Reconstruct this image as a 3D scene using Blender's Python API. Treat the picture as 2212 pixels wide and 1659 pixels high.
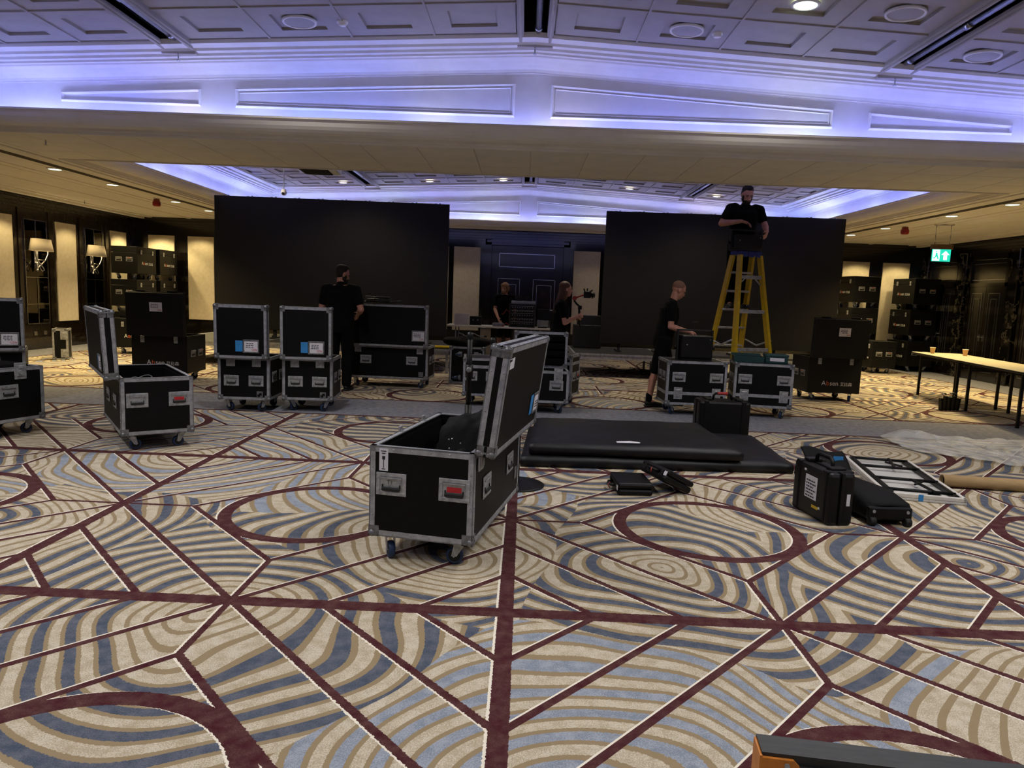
import bpy, bmesh, math, random
import numpy as np
from mathutils import Vector, Matrix, Euler
random.seed(7)
R = math.radians
D = bpy.data
for o in list(D.objects): D.objects.remove(o)
SC = bpy.context.scene
COL = SC.collection

# ------------------------------------------------------------------ camera
cam_d = D.cameras.new('camera'); cam = D.objects.new('camera', cam_d); COL.objects.link(cam)
cam_d.sensor_fit = 'HORIZONTAL'; cam_d.sensor_width = 36.0; cam_d.lens = 1533.0/2212.0*36.0
cam_d.clip_start = 0.05; cam_d.clip_end = 100
_rows = ((0.99908754, -0.04060904, -0.01322834), (0.0181239, 0.12265993, 0.99228326), (0.03867309, 0.99161759, -0.12328401))
EYE = 1.45
cam.matrix_world = Matrix(((_rows[0][0], _rows[0][1], -_rows[0][2], 0), (_rows[1][0], _rows[1][1], -_rows[1][2], 0),
                           (_rows[2][0], _rows[2][1], -_rows[2][2], EYE), (0, 0, 0, 1)))
SC.camera = cam

# ------------------------------------------------------------------ world, exposure
w = D.worlds.new('world'); SC.world = w; w.use_nodes = True
w.node_tree.nodes['Background'].inputs[0].default_value = (0.02, 0.02, 0.025, 1)
w.node_tree.nodes['Background'].inputs[1].default_value = 0.3
vs = SC.view_settings
vs.view_transform = 'Standard'; vs.look = 'None'; vs.gamma = 1.0; vs.use_curve_mapping = False
vs.exposure = 0.0

# ------------------------------------------------------------------ lamps of the room (the fittings are built further down)
ZL = 3.07                # low ceiling
def CZ(x): return 4.18 - 0.05*abs(x)          # gently gabled high ceilings
NEAR_LAMPS = [(sx*2.345, y) for sx in (-1, 1) for y in (6.6, 4.2, 1.8, -0.6)] + [(sx*5.3, y) for sx in (-1, 1) for y in (5.0, 1.8)]
FAR_LAMPS = [(-.622, 17.15, 32, 'back row, just left of the middle slot'), (-4.4, 17.15, 32, 'back row, far left'), (4.4, 17.15, 32, 'back row, far right'), (4.4, 14.75, 40, 'right side, halfway back'),
             (-2.353, 17.15, 32, 'back row, between the slots at left'), (2.353, 17.15, 32, 'back row, between the slots at right'), (-5.2, 13.95, 40, 'left edge above the left screen corner'), (5.2, 14.75, 40, 'right edge above the right screen corner'),
             (-3.218, 12.35, 135, 'front row at left'), (3.218, 12.35, 135, 'front row at right'), (0.622, 12.35, 130, 'front row beside the middle slot, unseen and added to light the hall')]  # middle front-row lamp is unseen behind the beam, added to light the hall
SIDE_LAMPS = [(sx*7.1, y) for sx in (-1, 1) for y in (10.8, 12.3, 14.5, 16.0)]
WASH_LAMPS = [(-9.25, 13.5), (-9.25, 15.46), (-9.25, 17.45)] + [(sx*x, 17.5) for sx in (-1, 1) for x in (8.28, 9.28)] + [(9.2, 13.2)]
def spot(name, loc, watt, col, size=R(120), blend=0.6, rad=0.07, tgt=None):
    l = D.lights.new(name, 'SPOT'); l.energy = watt; l.color = col; l.spot_size = size; l.spot_blend = blend; l.shadow_soft_size = rad
    o = D.objects.new(name, l); COL.objects.link(o); o.location = loc
    if tgt is not None: o.rotation_euler = (Vector(tgt)-Vector(loc)).to_track_quat('-Z', 'Y').to_euler()
    return o
W_NEAR, W_FAR, W_SIDE, W_WASH = 165, 66, 380, 75
for x, y in NEAR_LAMPS: spot('downlight_lamp', (x, y, CZ(x)-0.06), W_NEAR, (1.0, 0.96, 0.93), R(140), 0.8, 0.09)
for x, y, wf, _l in FAR_LAMPS: spot('downlight_lamp', (x, y, CZ(x)-0.06), wf*W_FAR/60, (1.0, 0.86, 0.6), R(120), 0.8, 0.06)
for x, y in SIDE_LAMPS: spot('downlight_lamp', (x, y, ZL-0.03), W_SIDE, (1.0, 0.76, 0.36), R(130), 0.7, 0.07)
for x, y in WASH_LAMPS:
    spot('wall_washer_lamp', (x, y, ZL-0.03), W_WASH, (1.0, 0.78, 0.38), R(110), 0.35, 0.04)

# ------------------------------------------------------------------ node helpers
class S:
    """wrapper over a socket with arithmetic"""
    def __init__(s, nt, k): s.nt = nt; s.k = k
    def _m(s, op, b=None, c=None):
        n = s.nt.nodes.new('ShaderNodeMath'); n.operation = op
        for i, v in enumerate((s, b, c)):
            if v is None: continue
            if isinstance(v, S): s.nt.links.new(v.k, n.inputs[i])
            else: n.inputs[i].default_value = v
        return S(s.nt, n.outputs[0])
    def __add__(s, b): return s._m('ADD', b)
    def __sub__(s, b): return s._m('SUBTRACT', b)
    def __mul__(s, b): return s._m('MULTIPLY', b)
    def __truediv__(s, b): return s._m('DIVIDE', b)
    def lt(s, b): return s._m('LESS_THAN', b)
    def gt(s, b): return s._m('GREATER_THAN', b)
    def mx(s, b): return s._m('MAXIMUM', b)
    def mn(s, b): return s._m('MINIMUM', b)
    def abs(s): return s._m('ABSOLUTE')
    def pp(s, b): return s._m('PINGPONG', b)
    def fl(s): return s._m('FLOOR')
    def fr(s): return s._m('FRACT')
    def sqrt(s): return s._m('SQRT')
    def mod(s, b): return s._m('FLOORED_MODULO', b)
def newmat(name):
    m = D.materials.new(name); m.use_nodes = True; nt = m.node_tree
    return m, nt, nt.nodes['Principled BSDF']
def srgb(c):
    if isinstance(c, str): c = tuple(int(c[i:i+2], 16) for i in (0, 2, 4))
    return tuple(((v/255)/12.92 if v/255 <= 0.04045 else ((v/255+0.055)/1.055)**2.4) for v in c)+(1,)
def mixc(nt, f, a, b):
    n = nt.nodes.new('ShaderNodeMix'); n.data_type = 'RGBA'
    if isinstance(f, S): nt.links.new(f.k, n.inputs[0])
    else: n.inputs[0].default_value = f
    for v, i in ((a, 6), (b, 7)):
        if isinstance(v, S): nt.links.new(v.k, n.inputs[i])
        else: n.inputs[i].default_value = v
    return S(nt, n.outputs[2])
def noise(nt, vec, scale, detail=2, rough=0.5, dims='3D'):
    n = nt.nodes.new('ShaderNodeTexNoise'); n.noise_dimensions = dims
    n.inputs['Scale'].default_value = scale; n.inputs['Detail'].default_value = detail; n.inputs['Roughness'].default_value = rough
    if vec is not None: nt.links.new(vec.k, n.inputs['Vector'])
    return S(nt, n.outputs[0])
def coords(nt, which='Object'):
    return S(nt, nt.nodes.new('ShaderNodeTexCoord').outputs[which])
def ramp(nt, f, lo, hi):
    n = nt.nodes.new('ShaderNodeMapRange'); n.inputs[1].default_value = lo; n.inputs[2].default_value = hi
    nt.links.new(f.k, n.inputs[0]); return S(nt, n.outputs[0])
def M(name, c1, c2=None, rough=0.5, metal=0.0, scale=8.0, bump=0.0, bscale=60, spec=0.5, rough2=None, coat=0.0, emit=None, es=0.0, trans=0.0, stretch=None):
    """procedural principled material: two colours mixed by noise, optional bump"""
    m, nt, p = newmat(name)
    tc = coords(nt)
    if stretch:
        mp = nt.nodes.new('ShaderNodeMapping'); mp.inputs['Scale'].default_value = stretch
        nt.links.new(tc.k, mp.inputs['Vector']); tc = S(nt, mp.outputs[0])
    a = srgb(c1); b = srgb(c2) if c2 is not None else a
    nz = noise(nt, tc, scale, 4, 0.6)
    f = ramp(nt, nz, 0.35, 0.68)
    nt.links.new(mixc(nt, f, a, b).k, p.inputs['Base Color'])
    p.inputs['Metallic'].default_value = metal; p.inputs['Specular IOR Level'].default_value = spec
    if rough2 is not None:
        r = f*(rough2-rough)+rough; nt.links.new(r.k, p.inputs['Roughness'])
    else: p.inputs['Roughness'].default_value = rough
    if coat: p.inputs['Coat Weight'].default_value = coat; p.inputs['Coat Roughness'].default_value = 0.08
    if bump:
        bn = nt.nodes.new('ShaderNodeBump'); bn.inputs['Strength'].default_value = bump; bn.inputs['Distance'].default_value = 0.01
        nt.links.new(noise(nt, tc, bscale, 3).k, bn.inputs['Height']); nt.links.new(bn.outputs[0], p.inputs['Normal'])
    if emit is not None:
        p.inputs['Emission Color'].default_value = srgb(emit); p.inputs['Emission Strength'].default_value = es
    if trans: p.inputs['Transmission Weight'].default_value = trans
    return m

# ------------------------------------------------------------------ mesh helpers
class MB:
    def __init__(s): s.v = []; s.f = []; s.sm = []; s.T = None
    def add(s, vs, fs, smooth=False):
        o = len(s.v)
        if s.T is not None: vs = [tuple(s.T @ Vector(q)) for q in vs]
        s.v += [tuple(q) for q in vs]; s.f += [tuple(i+o for i in f) for f in fs]; s.sm += [smooth]*len(fs)
        return s
    def bx(s, x0, x1, y0, y1, z0, z1):
        return s.add([(x, y, z) for z in (z0, z1) for y in (y0, y1) for x in (x0, x1)],
                     [(0, 2, 3, 1), (4, 5, 7, 6), (0, 1, 5, 4), (2, 6, 7, 3), (0, 4, 6, 2), (1, 3, 7, 5)])
    def rb(s, x0, x1, y0, y1, z0, z1, b):
        """chamfered box"""
        b = min(b, (x1-x0)*.49, (y1-y0)*.49, (z1-z0)*.49)
        bm = bmesh.new(); bmesh.ops.create_cube(bm, size=1)
        for q in bm.verts: q.co = ((x0+x1)/2+q.co.x*(x1-x0), (y0+y1)/2+q.co.y*(y1-y0), (z0+z1)/2+q.co.z*(z1-z0))
        bmesh.ops.bevel(bm, geom=list(bm.edges), offset=b, segments=2, profile=0.5, affect='EDGES')
        bm.verts.ensure_lookup_table(); bm.verts.index_update()
        s.add([tuple(q.co) for q in bm.verts], [tuple(q.index for q in f.verts) for f in bm.faces]); bm.free(); return s
    def cyl(s, p0, p1, r0, r1=None, n=12, caps=True, smooth=True):
        p0 = Vector(p0); p1 = Vector(p1); r1 = r0 if r1 is None else r1
        d = (p1-p0).normalized(); a = d.orthogonal().normalized(); b = d.cross(a)
        vs = []
        for p, r in ((p0, r0), (p1, r1)):
            vs += [p+(a*math.cos(t)+b*math.sin(t))*r for t in [2*math.pi*i/n for i in range(n)]]
        s.add(vs, [(i, (i+1) % n, n+(i+1) % n, n+i) for i in range(n)], smooth)
        if caps:
            s.add(vs[:n], [tuple(range(n))[::-1]]); s.add(vs[n:], [tuple(range(n))])
        return s
    def tube(s, path, r, n=8, closed=False):
        P = [Vector(p) for p in path]; k = len(P); vs = []; up = None
        for i, p in enumerate(P):
            d = (P[(i+1) % k]-P[i-1]) if closed else (P[min(i+1, k-1)]-P[max(i-1, 0)])
            d.normalize()
            a = d.orthogonal().normalized() if up is None else (up-d*up.dot(d))
            if a.length < 1e-5: a = d.orthogonal()
            a.normalize(); up = a; b = d.cross(a)
            rr = r[i] if isinstance(r, (list, tuple)) else r
            vs += [p+(a*math.cos(2*math.pi*j/n)+b*math.sin(2*math.pi*j/n))*rr for j in range(n)]
        m = k if closed else k-1
        fs = [(i*n+j, i*n+(j+1) % n, ((i+1) % k)*n+(j+1) % n, ((i+1) % k)*n+j) for i in range(m) for j in range(n)]
        s.add(vs, fs, True)
        if not closed:
            s.add(vs[:n], [tuple(range(n))[::-1]]); s.add(vs[-n:], [tuple(range(n))])
        return s
    def lathe(s, prof, n=20, c=(0, 0, 0), smooth=True):
        vs = [(c[0]+r*math.cos(2*math.pi*j/n), c[1]+r*math.sin(2*math.pi*j/n), c[2]+z) for r, z in prof for j in range(n)]
        k = len(prof)
        s.add(vs, [(i*n+j, i*n+(j+1) % n, (i+1)*n+(j+1) % n, (i+1)*n+j) for i in range(k-1) for j in range(n)], smooth)
        return s
    def prism(s, poly, a0, a1, axis='y'):
        """closed 2-D outline extruded along an axis; poly in the two other axes in order"""
        def pt(p, a):
            return {'x': (a, p[0], p[1]), 'y': (p[0], a, p[1]), 'z': (p[0], p[1], a)}[axis]
        n = len(poly)
        vs = [pt(p, a0) for p in poly]+[pt(p, a1) for p in poly]
        s.add(vs, [(i, (i+1) % n, n+(i+1) % n, n+i) for i in range(n)]+[tuple(range(n))[::-1], tuple(range(n, 2*n))])
        return s
    def ell(s, c, r, nu=14, nv=10, rot=None):
        c = Vector(c); vs = []
        m = rot.to_matrix() if rot is not None else None
        for i in range(nv+1):
            th = math.pi*i/nv
            for j in range(nu):
                ph = 2*math.pi*j/nu
                q = Vector((r[0]*math.sin(th)*math.cos(ph), r[1]*math.sin(th)*math.sin(ph), r[2]*math.cos(th)))
                if m is not None: q = m @ q
                vs.append(c+q)
        s.add(vs, [(i*nu+j, i*nu+(j+1) % nu, (i+1)*nu+(j+1) % nu, (i+1)*nu+j) for i in range(nv) for j in range(nu)], True)
        return s
    def loft(s, rings, caps=True, smooth=True):
        n = len(rings[0]); vs = [q for r in rings for q in r]
        s.add(vs, [(i*n+j, i*n+(j+1) % n, (i+1)*n+(j+1) % n, (i+1)*n+j) for i in range(len(rings)-1) for j in range(n)], smooth)
        if caps: s.add(rings[0], [tuple(range(n))[::-1]], smooth); s.add(rings[-1], [tuple(range(n))], smooth)
        return s
    def mesh(s, name='m', fix=True):
        me = D.meshes.new(name); me.from_pydata([tuple(q) for q in s.v], [], s.f)
        me.polygons.foreach_set('use_smooth', s.sm); me.update()
        if fix:
            bm = bmesh.new(); bm.from_mesh(me); bmesh.ops.remove_doubles(bm, verts=bm.verts, dist=1e-5)
            bmesh.ops.recalc_face_normals(bm, faces=bm.faces); bm.to_mesh(me); bm.free()
        return me
def obj(name, g, mat, parent=None, loc=None, rot=None, label=None):
    me = g.mesh(name) if isinstance(g, MB) else g
    if mat is not None and (len(me.materials) == 0): me.materials.append(mat)
    o = D.objects.new(name, me); COL.objects.link(o)
    if parent is not None: o.parent = parent
    if loc is not None: o.location = loc
    if rot is not None: o.rotation_euler = rot
    if label: o['label'] = label
    return o
def tag(o, label, cat, group=None):
    o['label'] = label; o['category'] = cat
    if group: o['group'] = group
    return o
def thing(name, label, cat, loc=(0, 0, 0), rz=0.0, group=None):
    o = D.objects.new(name, None); COL.objects.link(o); o.location = loc; o.rotation_euler = (0, 0, rz)
    o.empty_display_size = 0.1
    return tag(o, label, cat, group)
def struct(o): o['kind'] = 'structure'; return o
def copy_tree(o, parent=None):
    c = o.copy(); COL.objects.link(c)
    c.parent = parent
    for ch in list(o.children): copy_tree(ch, c)
    return c
def inst(root, loc, rz, label, group=None):
    c = copy_tree(root); c.location = loc; c.rotation_euler = (0, 0, rz); c['label'] = label
    if group: c['group'] = group
    return c
_tc = {}
def text_mesh(body, size, key=None, depth=0.0008):
    k = (body, size)
    if k in _tc: return _tc[k]
    cu = D.curves.new('lettering', 'FONT'); cu.body = body; cu.size = size; cu.align_x = 'LEFT'; cu.extrude = depth; cu.resolution_u = 3
    o = D.objects.new('tmp', cu); COL.objects.link(o)
    bpy.context.view_layer.update()
    dg = bpy.context.evaluated_depsgraph_get()
    me = D.meshes.new_from_object(o.evaluated_get(dg)); me.name = 'lettering'
    D.objects.remove(o); _tc[k] = me
    return me
# ------------------------------------------------------------------ materials
m_plaster = M('painted_plaster', 'ece6da', 'e4ded2', 0.75, scale=3, bump=0.05, bscale=120)
m_white = M('white_gloss_paint', 'f0eeea', 'e9e6e1', 0.42, scale=4)
m_coffer = M('coffer_paint', 'aca69d', 'a29c93', 0.6, scale=4)
m_wood = M('dark_polished_wood', '1c130c', '0d0906', 0.22, scale=3, stretch=(6, 6, 0.7), coat=0.4, rough2=0.3)
m_woodm = M('black_lacquer_wood', '100c0a', '080605', 0.18, scale=3, stretch=(6, 6, 0.7), coat=0.5)
m_fabric = M('cream_wall_fabric', 'cfc4ae', 'c4b89f', 0.85, scale=14, bump=0.15, bscale=400)
m_mirror = M('dark_mirror', '4a453c', '403b33', 0.04, metal=1.0, scale=1)
m_silver = M('brushed_silver_inlay', 'c9c9cc', 'aeb0b4', 0.22, metal=1.0, scale=20)
m_black = M('matt_black', '0a0a0b', '0e0e10', 0.6, scale=10)
m_dark = M('slot_black', '050505', '080808', 0.9)
m_pipe = M('galvanised_pipe', 'b9bcc2', '8d9096', 0.28, metal=1.0, scale=14, stretch=(8, 1, 8))
m_warm = M('lamp_glass_warm', 'fff4d8', None, 0.4, emit='e8ffe0', es=5)
m_warmf = M('lamp_glass_small', 'fff4d8', None, 0.4, emit='fff0d0', es=6)
m_red = M('red_plastic', '9a1414', '7d0f0f', 0.35, scale=5)
m_marble, _nt, _p = newmat('black_marble')
_tc0 = coords(_nt)
_w = noise(_nt, _tc0, 1.6, 8, 0.7)
_v = ((_w-0.5).abs()).lt(0.012)
_nt.links.new(mixc(_nt, _v*0.22, srgb('0b0a09'), srgb('8f8778')).k, _p.inputs['Base Color']); _p.inputs['Roughness'].default_value = 0.12

def carpet():
    m, nt, p = newmat('patterned_carpet')
    tc = coords(nt)
    sep = nt.nodes.new('ShaderNodeSeparateXYZ'); nt.links.new(tc.k, sep.inputs[0])
    wob = noise(nt, tc, 90, 2)            # tufted edges of every colour
    x0 = S(nt, sep.outputs[0])+(wob-0.5)*0.012; y0 = S(nt, sep.outputs[1])+(wob-0.5)*0.012
    HX, HY, XC, YC = 1.275, 1.3725, 1.245, 4.49
    def lines(x, y):
        s = ((x-XC)/HX).pp(1.0); t = ((y-YC)/HY).pp(1.0); e = s+t
        m_ = ((s*-1.0+1.0)*HX).lt(0.036)
        m_ = m_.mx(((t*-1.0+1.0)*HY).lt(0.046))
        for c in (1.0, 1.335, 1.67, 0.635): m_ = m_.mx((e-c).abs().lt(0.0185))
        m_ = m_.mx((t*HY).lt(0.016)*s.gt(0.63)); m_ = m_.mx((s*HX).lt(0.016)*t.gt(0.63))
        r = ((s*HX)*(s*HX)+(t*HY)*(t*HY)).sqrt()
        return m_.mx((r-0.563).abs().lt(0.042))
    burg = lines(x0, y0)
    white = lines(x0+0.011, y0)
    # flowing concentric bands
    cmb = nt.nodes.new('ShaderNodeCombineXYZ')
    nx = noise(nt, tc, 0.9, 1, 0.4); sh = nt.nodes.new('ShaderNodeVectorMath'); sh.operation = 'ADD'; sh.inputs[1].default_value = (13.1, 7.7, 0)
    nt.links.new(tc.k, sh.inputs[0]); ny = noise(nt, S(nt, sh.outputs[0]), 0.9, 1, 0.4)
    wx = x0+(nx-0.5)*0.75; wy = y0+(ny-0.5)*0.75
    nt.links.new(wx.k, cmb.inputs[0]); nt.links.new(wy.k, cmb.inputs[1])
    vo = nt.nodes.new('ShaderNodeTexVoronoi'); vo.voronoi_dimensions = '2D'; vo.inputs['Scale'].default_value = 0.6; vo.inputs['Randomness'].default_value = 0.85
    nt.links.new(cmb.outputs[0], vo.inputs['Vector'])
    sc = nt.nodes.new('ShaderNodeSeparateColor'); nt.links.new(vo.outputs['Color'], sc.inputs[0])
    ph = S(nt, vo.outputs['Distance'])/0.047+S(nt, sc.outputs[0])*4
    tan = ph.fr().lt(0.30)
    band = (ph.fl()).mod(2.0).lt(0.5)
    cellblue = S(nt, sc.outputs[1])
    grp = ((ph/6.0).fl()*0.377+cellblue*3.7).fr()
    blue = band*grp.gt(0.3)
    light = (S(nt, sc.outputs[2])*3.1+0.35).fr().gt(0.62)
    speck = noise(nt, tc, 190, 2, 0.8); mid = noise(nt, tc, 16, 3, 0.65)
    sp = ramp(nt, speck+(mid-0.5)*0.55, 0.42, 0.6)
    cream = mixc(nt, sp*0.8, srgb('a69980'), srgb('d2cab9'))
    slate = mixc(nt, sp*0.5, srgb('3f4859'), srgb('626d80'))
    lblue = mixc(nt, sp*0.65, srgb('77818f'), srgb('a6afbd'))
    col = mixc(nt, blue, cream, mixc(nt, light, slate, lblue))
    col = mixc(nt, tan, col, srgb('8d7c5f'))
    col = mixc(nt, white, col, srgb('e6dfcf'))
    bsp = ramp(nt, speck+(mid-0.5)*0.4, 0.55, 0.65)
    col = mixc(nt, burg, col, mixc(nt, bsp*0.4, srgb('3c0819'), srgb('70404b')))
    # plain grey-blue strips edged in burgundy: under the beam and along the walls
    def strip(a, lo, hi): return (a-(lo+hi)/2).abs().lt((hi-lo)/2)
    ax = x0.abs()
    edge = strip(y0, 8.08, 9.42).mx(ax.gt(8.95))
    grey = strip(y0, 8.14, 9.36).mx(ax.gt(9.0))
    col = mixc(nt, edge, col, srgb('3c0819'))
    gn = ramp(nt, mid, 0.3, 0.7)
    col = mixc(nt, grey, col, mixc(nt, gn, srgb('636674'), srgb('84868f')))
    bor = ramp(nt, mid, 0.25, 0.75)
    nt.links.new(mixc(nt, bor*0.12, col, srgb('a89a80')).k, p.inputs['Base Color'])
    p.inputs['Roughness'].default_value = 0.95; p.inputs['Specular IOR Level'].default_value = 0.15
    bn = nt.nodes.new('ShaderNodeBump'); bn.inputs['Strength'].default_value = 0.35; bn.inputs['Distance'].default_value = 0.006
    nt.links.new(speck.k, bn.inputs['Height']); nt.links.new(bn.outputs[0], p.inputs['Normal'])
    return m
m_carpet = carpet()

# ------------------------------------------------------------------ floor and walls
XW, YB, YF = 10.0, 18.2, -3.4
struct(obj('floor', MB().bx(-XW, XW, YF, YB, -0.05, 0), m_carpet))

def wall_bits(parent, pts_mats):
    for nm, mb, mat in pts_mats: obj(nm, mb, mat, parent)
ZP0, ZP1 = 0.53, 2.63
def cornice_x(mb, x0, x1, y, s):      # dark wooden crown on a wall facing s (-1: towards -y)
    for dz, o in ((2.80, 0.02), (2.86, 0.05), (2.92, 0.08), (2.99, 0.13)): mb.bx(x0, x1, min(y, y+s*o), max(y, y+s*o), dz, dz+0.07 if dz < 2.98 else ZL)
    return mb
# back wall
wb = struct(obj('wall_back', MB().bx(-XW-.2, XW+.2, YB, YB+.2, 0, ZL+1.4), m_woodm))
obj('crown_moulding', cornice_x(MB(), -XW, XW, YB, -1), m_woodm, wb)
obj('skirting', MB().bx(-XW, -1.1, YB-.04, YB, 0, .2).bx(1.1, XW, YB-.04, YB, 0, .2).bx(-XW, -1.1, YB-.05, YB, .2, .225).bx(1.1, XW, YB-.05, YB, .2, .225), m_woodm, wb)
def fab_panel(cx, cy, face, parent, wdt=.67):
    if face == 'y': g = MB().rb(cx-wdt/2, cx+wdt/2, cy-.03, cy, ZP0, ZP1, .008)
    else: g = MB().rb(min(cx, cx+.03*face), max(cx, cx+.03*face), cy-wdt/2, cy+wdt/2, ZP0, ZP1, .008)
    return obj('fabric_panel', g, m_fabric, parent)
for cx in (-9.29, -8.28, -7.27, -6.26, -5.2, -4.2, -3.2, -2.3, -1.5, 1.53, 2.35, 3.25, 4.25, 5.25, 6.26, 7.27, 8.27, 9.27): fab_panel(cx, YB, 'y', wb)
# double door in the back wall
dr = struct(obj('door_1', MB().bx(-.95, 1.0, YB-.02, YB, 0, 2.78), m_woodm))
fr = MB()
for a, b in ((-1.04, -.88), (.93, 1.09)): fr.bx(a, b, YB-.14, YB, 0, 2.84)
fr.bx(-1.04, 1.09, YB-.14, YB, 2.7, 2.84).bx(-1.0, 1.05, YB-.17, YB, 2.76, 2.82)
obj('door_frame', fr, m_woodm, dr)
def inlay(x0, x1, z0, z1, y, parent, t=.012, hx=None):
    g = MB()
    if hx is None:
        for a, b, c, d in ((x0, x1, z0, z0+t), (x0, x1, z1-t, z1), (x0, x0+t, z0, z1), (x1-t, x1, z0, z1)): g.bx(a, b, y-.008, y, c, d)
    else:
        for a, b, c, d in ((x0, x1, z0, z0+t), (x0, x1, z1-t, z1), (x0, x0+t, z0, z1), (x1-t, x1, z0, z1)): g.bx(min(y, y+hx*.008), max(y, y+hx*.008), a, b, c, d)
    return obj('silver_inlay', g, m_silver, parent)
obj('transom', MB().bx(-.8, .85, YB-.05, YB-.01, 2.08, 2.62), m_woodm, dr)
inlay(-.69, .72, 2.16, 2.51, YB-.05, dr, .018)
for a, b in ((-.86, .015), (.025, .91)):
    lf = obj('door_leaf', MB().bx(a, b, YB-.06, YB-.015, .02, 2.04), m_woodm, dr)
    c = (a+b)/2
    inlay(c-.28, c+.28, .2, 1.88, YB-.06, lf); inlay(c-.19, c+.19, .32, 1.74, YB-.06, lf)
    hs = c+.36*(1 if c < 0 else -1)
    obj('pull_handle', MB().cyl((hs, YB-.1, .9), (hs, YB-.1, 1.2), .012, n=8).bx(hs-.01, hs+.01, YB-.1, YB-.06, .92, .94).bx(hs-.01, hs+.01, YB-.1, YB-.06, 1.16, 1.18), m_silver, lf)

# left wall
wl = struct(obj('wall_left', MB().bx(-XW-.2, -XW, YF, YB, 0, ZL+1.4), m_wood))
def cornice_y(xw, s):
    g = MB()
    for dz, o in ((2.80, 0.02), (2.86, 0.05), (2.92, 0.08), (2.99, 0.13)): g.bx(min(xw, xw+s*o), max(xw, xw+s*o), YF, YB, dz, dz+.07 if dz < 2.98 else ZL)
    return g
obj('crown_moulding', cornice_y(-XW, 1), m_wood, wl)
obj('skirting', MB().bx(-XW, -XW+.16, YF, YB-.05, 0, .2).bx(-XW, -XW+.18, YF, YB-.05, .2, .24), m_wood, wl)
for cy in (13.5, 15.46, 17.46, 11.5, 9.5): fab_panel(-XW, cy, 1, wl)
for k, cy in enumerate((14.5, 16.47)):
    mi = obj('mirror_niche', MB().bx(-XW, -XW+.012, cy-.33, cy+.33, .5, 2.6), m_mirror, wl)
    g = MB()
    for z0, z1, a, b in ((.5, 2.6, -.34, -.325), (.5, 2.6, .325, .34), (.5, .515, -.34, .34), (2.585, 2.6, -.34, .34), (1.44, 1.455, -.34, .34), (.9, .912, -.34, .34), (.5, 1.44, -.006, .006), (2.2, 2.6, -.006, .006)):
        g.bx(-XW, -XW+.022, cy+a, cy+b, z0, z1)
    obj('silver_trim', g, m_silver, mi)
for cy in (12.7, 14.05, 14.95, 15.98, 16.98): obj('stile', MB().bx(-XW, -XW+.02, cy-.05, cy+.05, .24, 2.8), m_wood, wl)
for dy in (-.06, .04):
    obj('wall_socket', MB().rb(-XW, -XW+.015, 14.57+dy*3-.045, 14.57+dy*3+.045, .26, .35, .004), m_silver, wl)

# right wall with doors between marble pilasters
wr = struct(obj('wall_right', MB().bx(XW, XW+.2, YF, YB, 0, ZL+1.4), m_woodm))
obj('crown_moulding', cornice_y(XW, -1), m_woodm, wr)
for cy in (18.05, 16.52, 14.78, 13.0, 11.2): obj('marble_pilaster', MB().rb(XW-.1, XW, cy-.15, cy+.15, 0, 2.8, .02), m_marble, wr)
for k, (ya, yb) in enumerate(((16.74, 17.86), (14.98, 16.3), (13.2, 14.55), (11.4, 12.8))):
    d_ = struct(obj('door_%d' % (k+2), MB().bx(XW-.02, XW, ya, yb, 0, 2.72), m_woodm))
    g = MB().bx(XW-.06, XW, ya, ya+.08, 0, 2.72).bx(XW-.06, XW, yb-.08, yb, 0, 2.72).bx(XW-.06, XW, ya, yb, 2.62, 2.72).bx(XW-.06, XW, ya, yb, 2.04, 2.12)
    obj('door_frame', g, m_woodm, d_)
    inlay(ya+.08, yb-.06, 2.18, 2.54, XW-.02, d_, .012, -1)
    mid = (ya+yb)/2
    for a, b in ((ya+.09, mid-.005), (mid+.005, yb-.09)):
        lf = obj('door_leaf', MB().bx(XW-.05, XW-.02, a, b, .02, 2.03), m_woodm, d_)
        inlay(a+.1, b-.1, .2, 1.9, XW-.05, lf, .012, -1); inlay(a+.18, b-.18, .32, 1.78, XW-.05, lf, .01, -1)
        hy = b-.06 if a < mid-.1 and b < mid+.01 else a+.06
        obj('door_handle', MB().bx(XW-.056, XW-.05, hy-.03, hy+.03, .86, 1.0).cyl((XW-.09, hy, .95), (XW-.05, hy, .95), .01, n=8), m_silver, lf)
struct(obj('wall_front', MB().bx(-XW-.2, XW+.2, YF-.2, YF, 0, ZL+1.4), m_wood))

# ------------------------------------------------------------------ low ceiling, beam and coves
XR = 6.45
def soff(name, x0, x1, y0, y1): return struct(obj(name, MB().bx(x0, x1, y0, y1, ZL+.012, ZL+.16), m_plaster))
NEAR = (-XR, XR, -2.6, 8.19); FAR = (-XR, XR, 9.9, 17.95)
cl = soff('ceiling_left', -XW, -XR, YF, YB); cr = soff('ceiling_right', XR, XW, YF, YB)
cb = soff('ceiling_beam', -XR, XR, NEAR[3], FAR[2]); cbk = soff('ceiling_back', -XR, XR, FAR[3], YB); soff('ceiling_front', -XR, XR, YF, NEAR[2])
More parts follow.
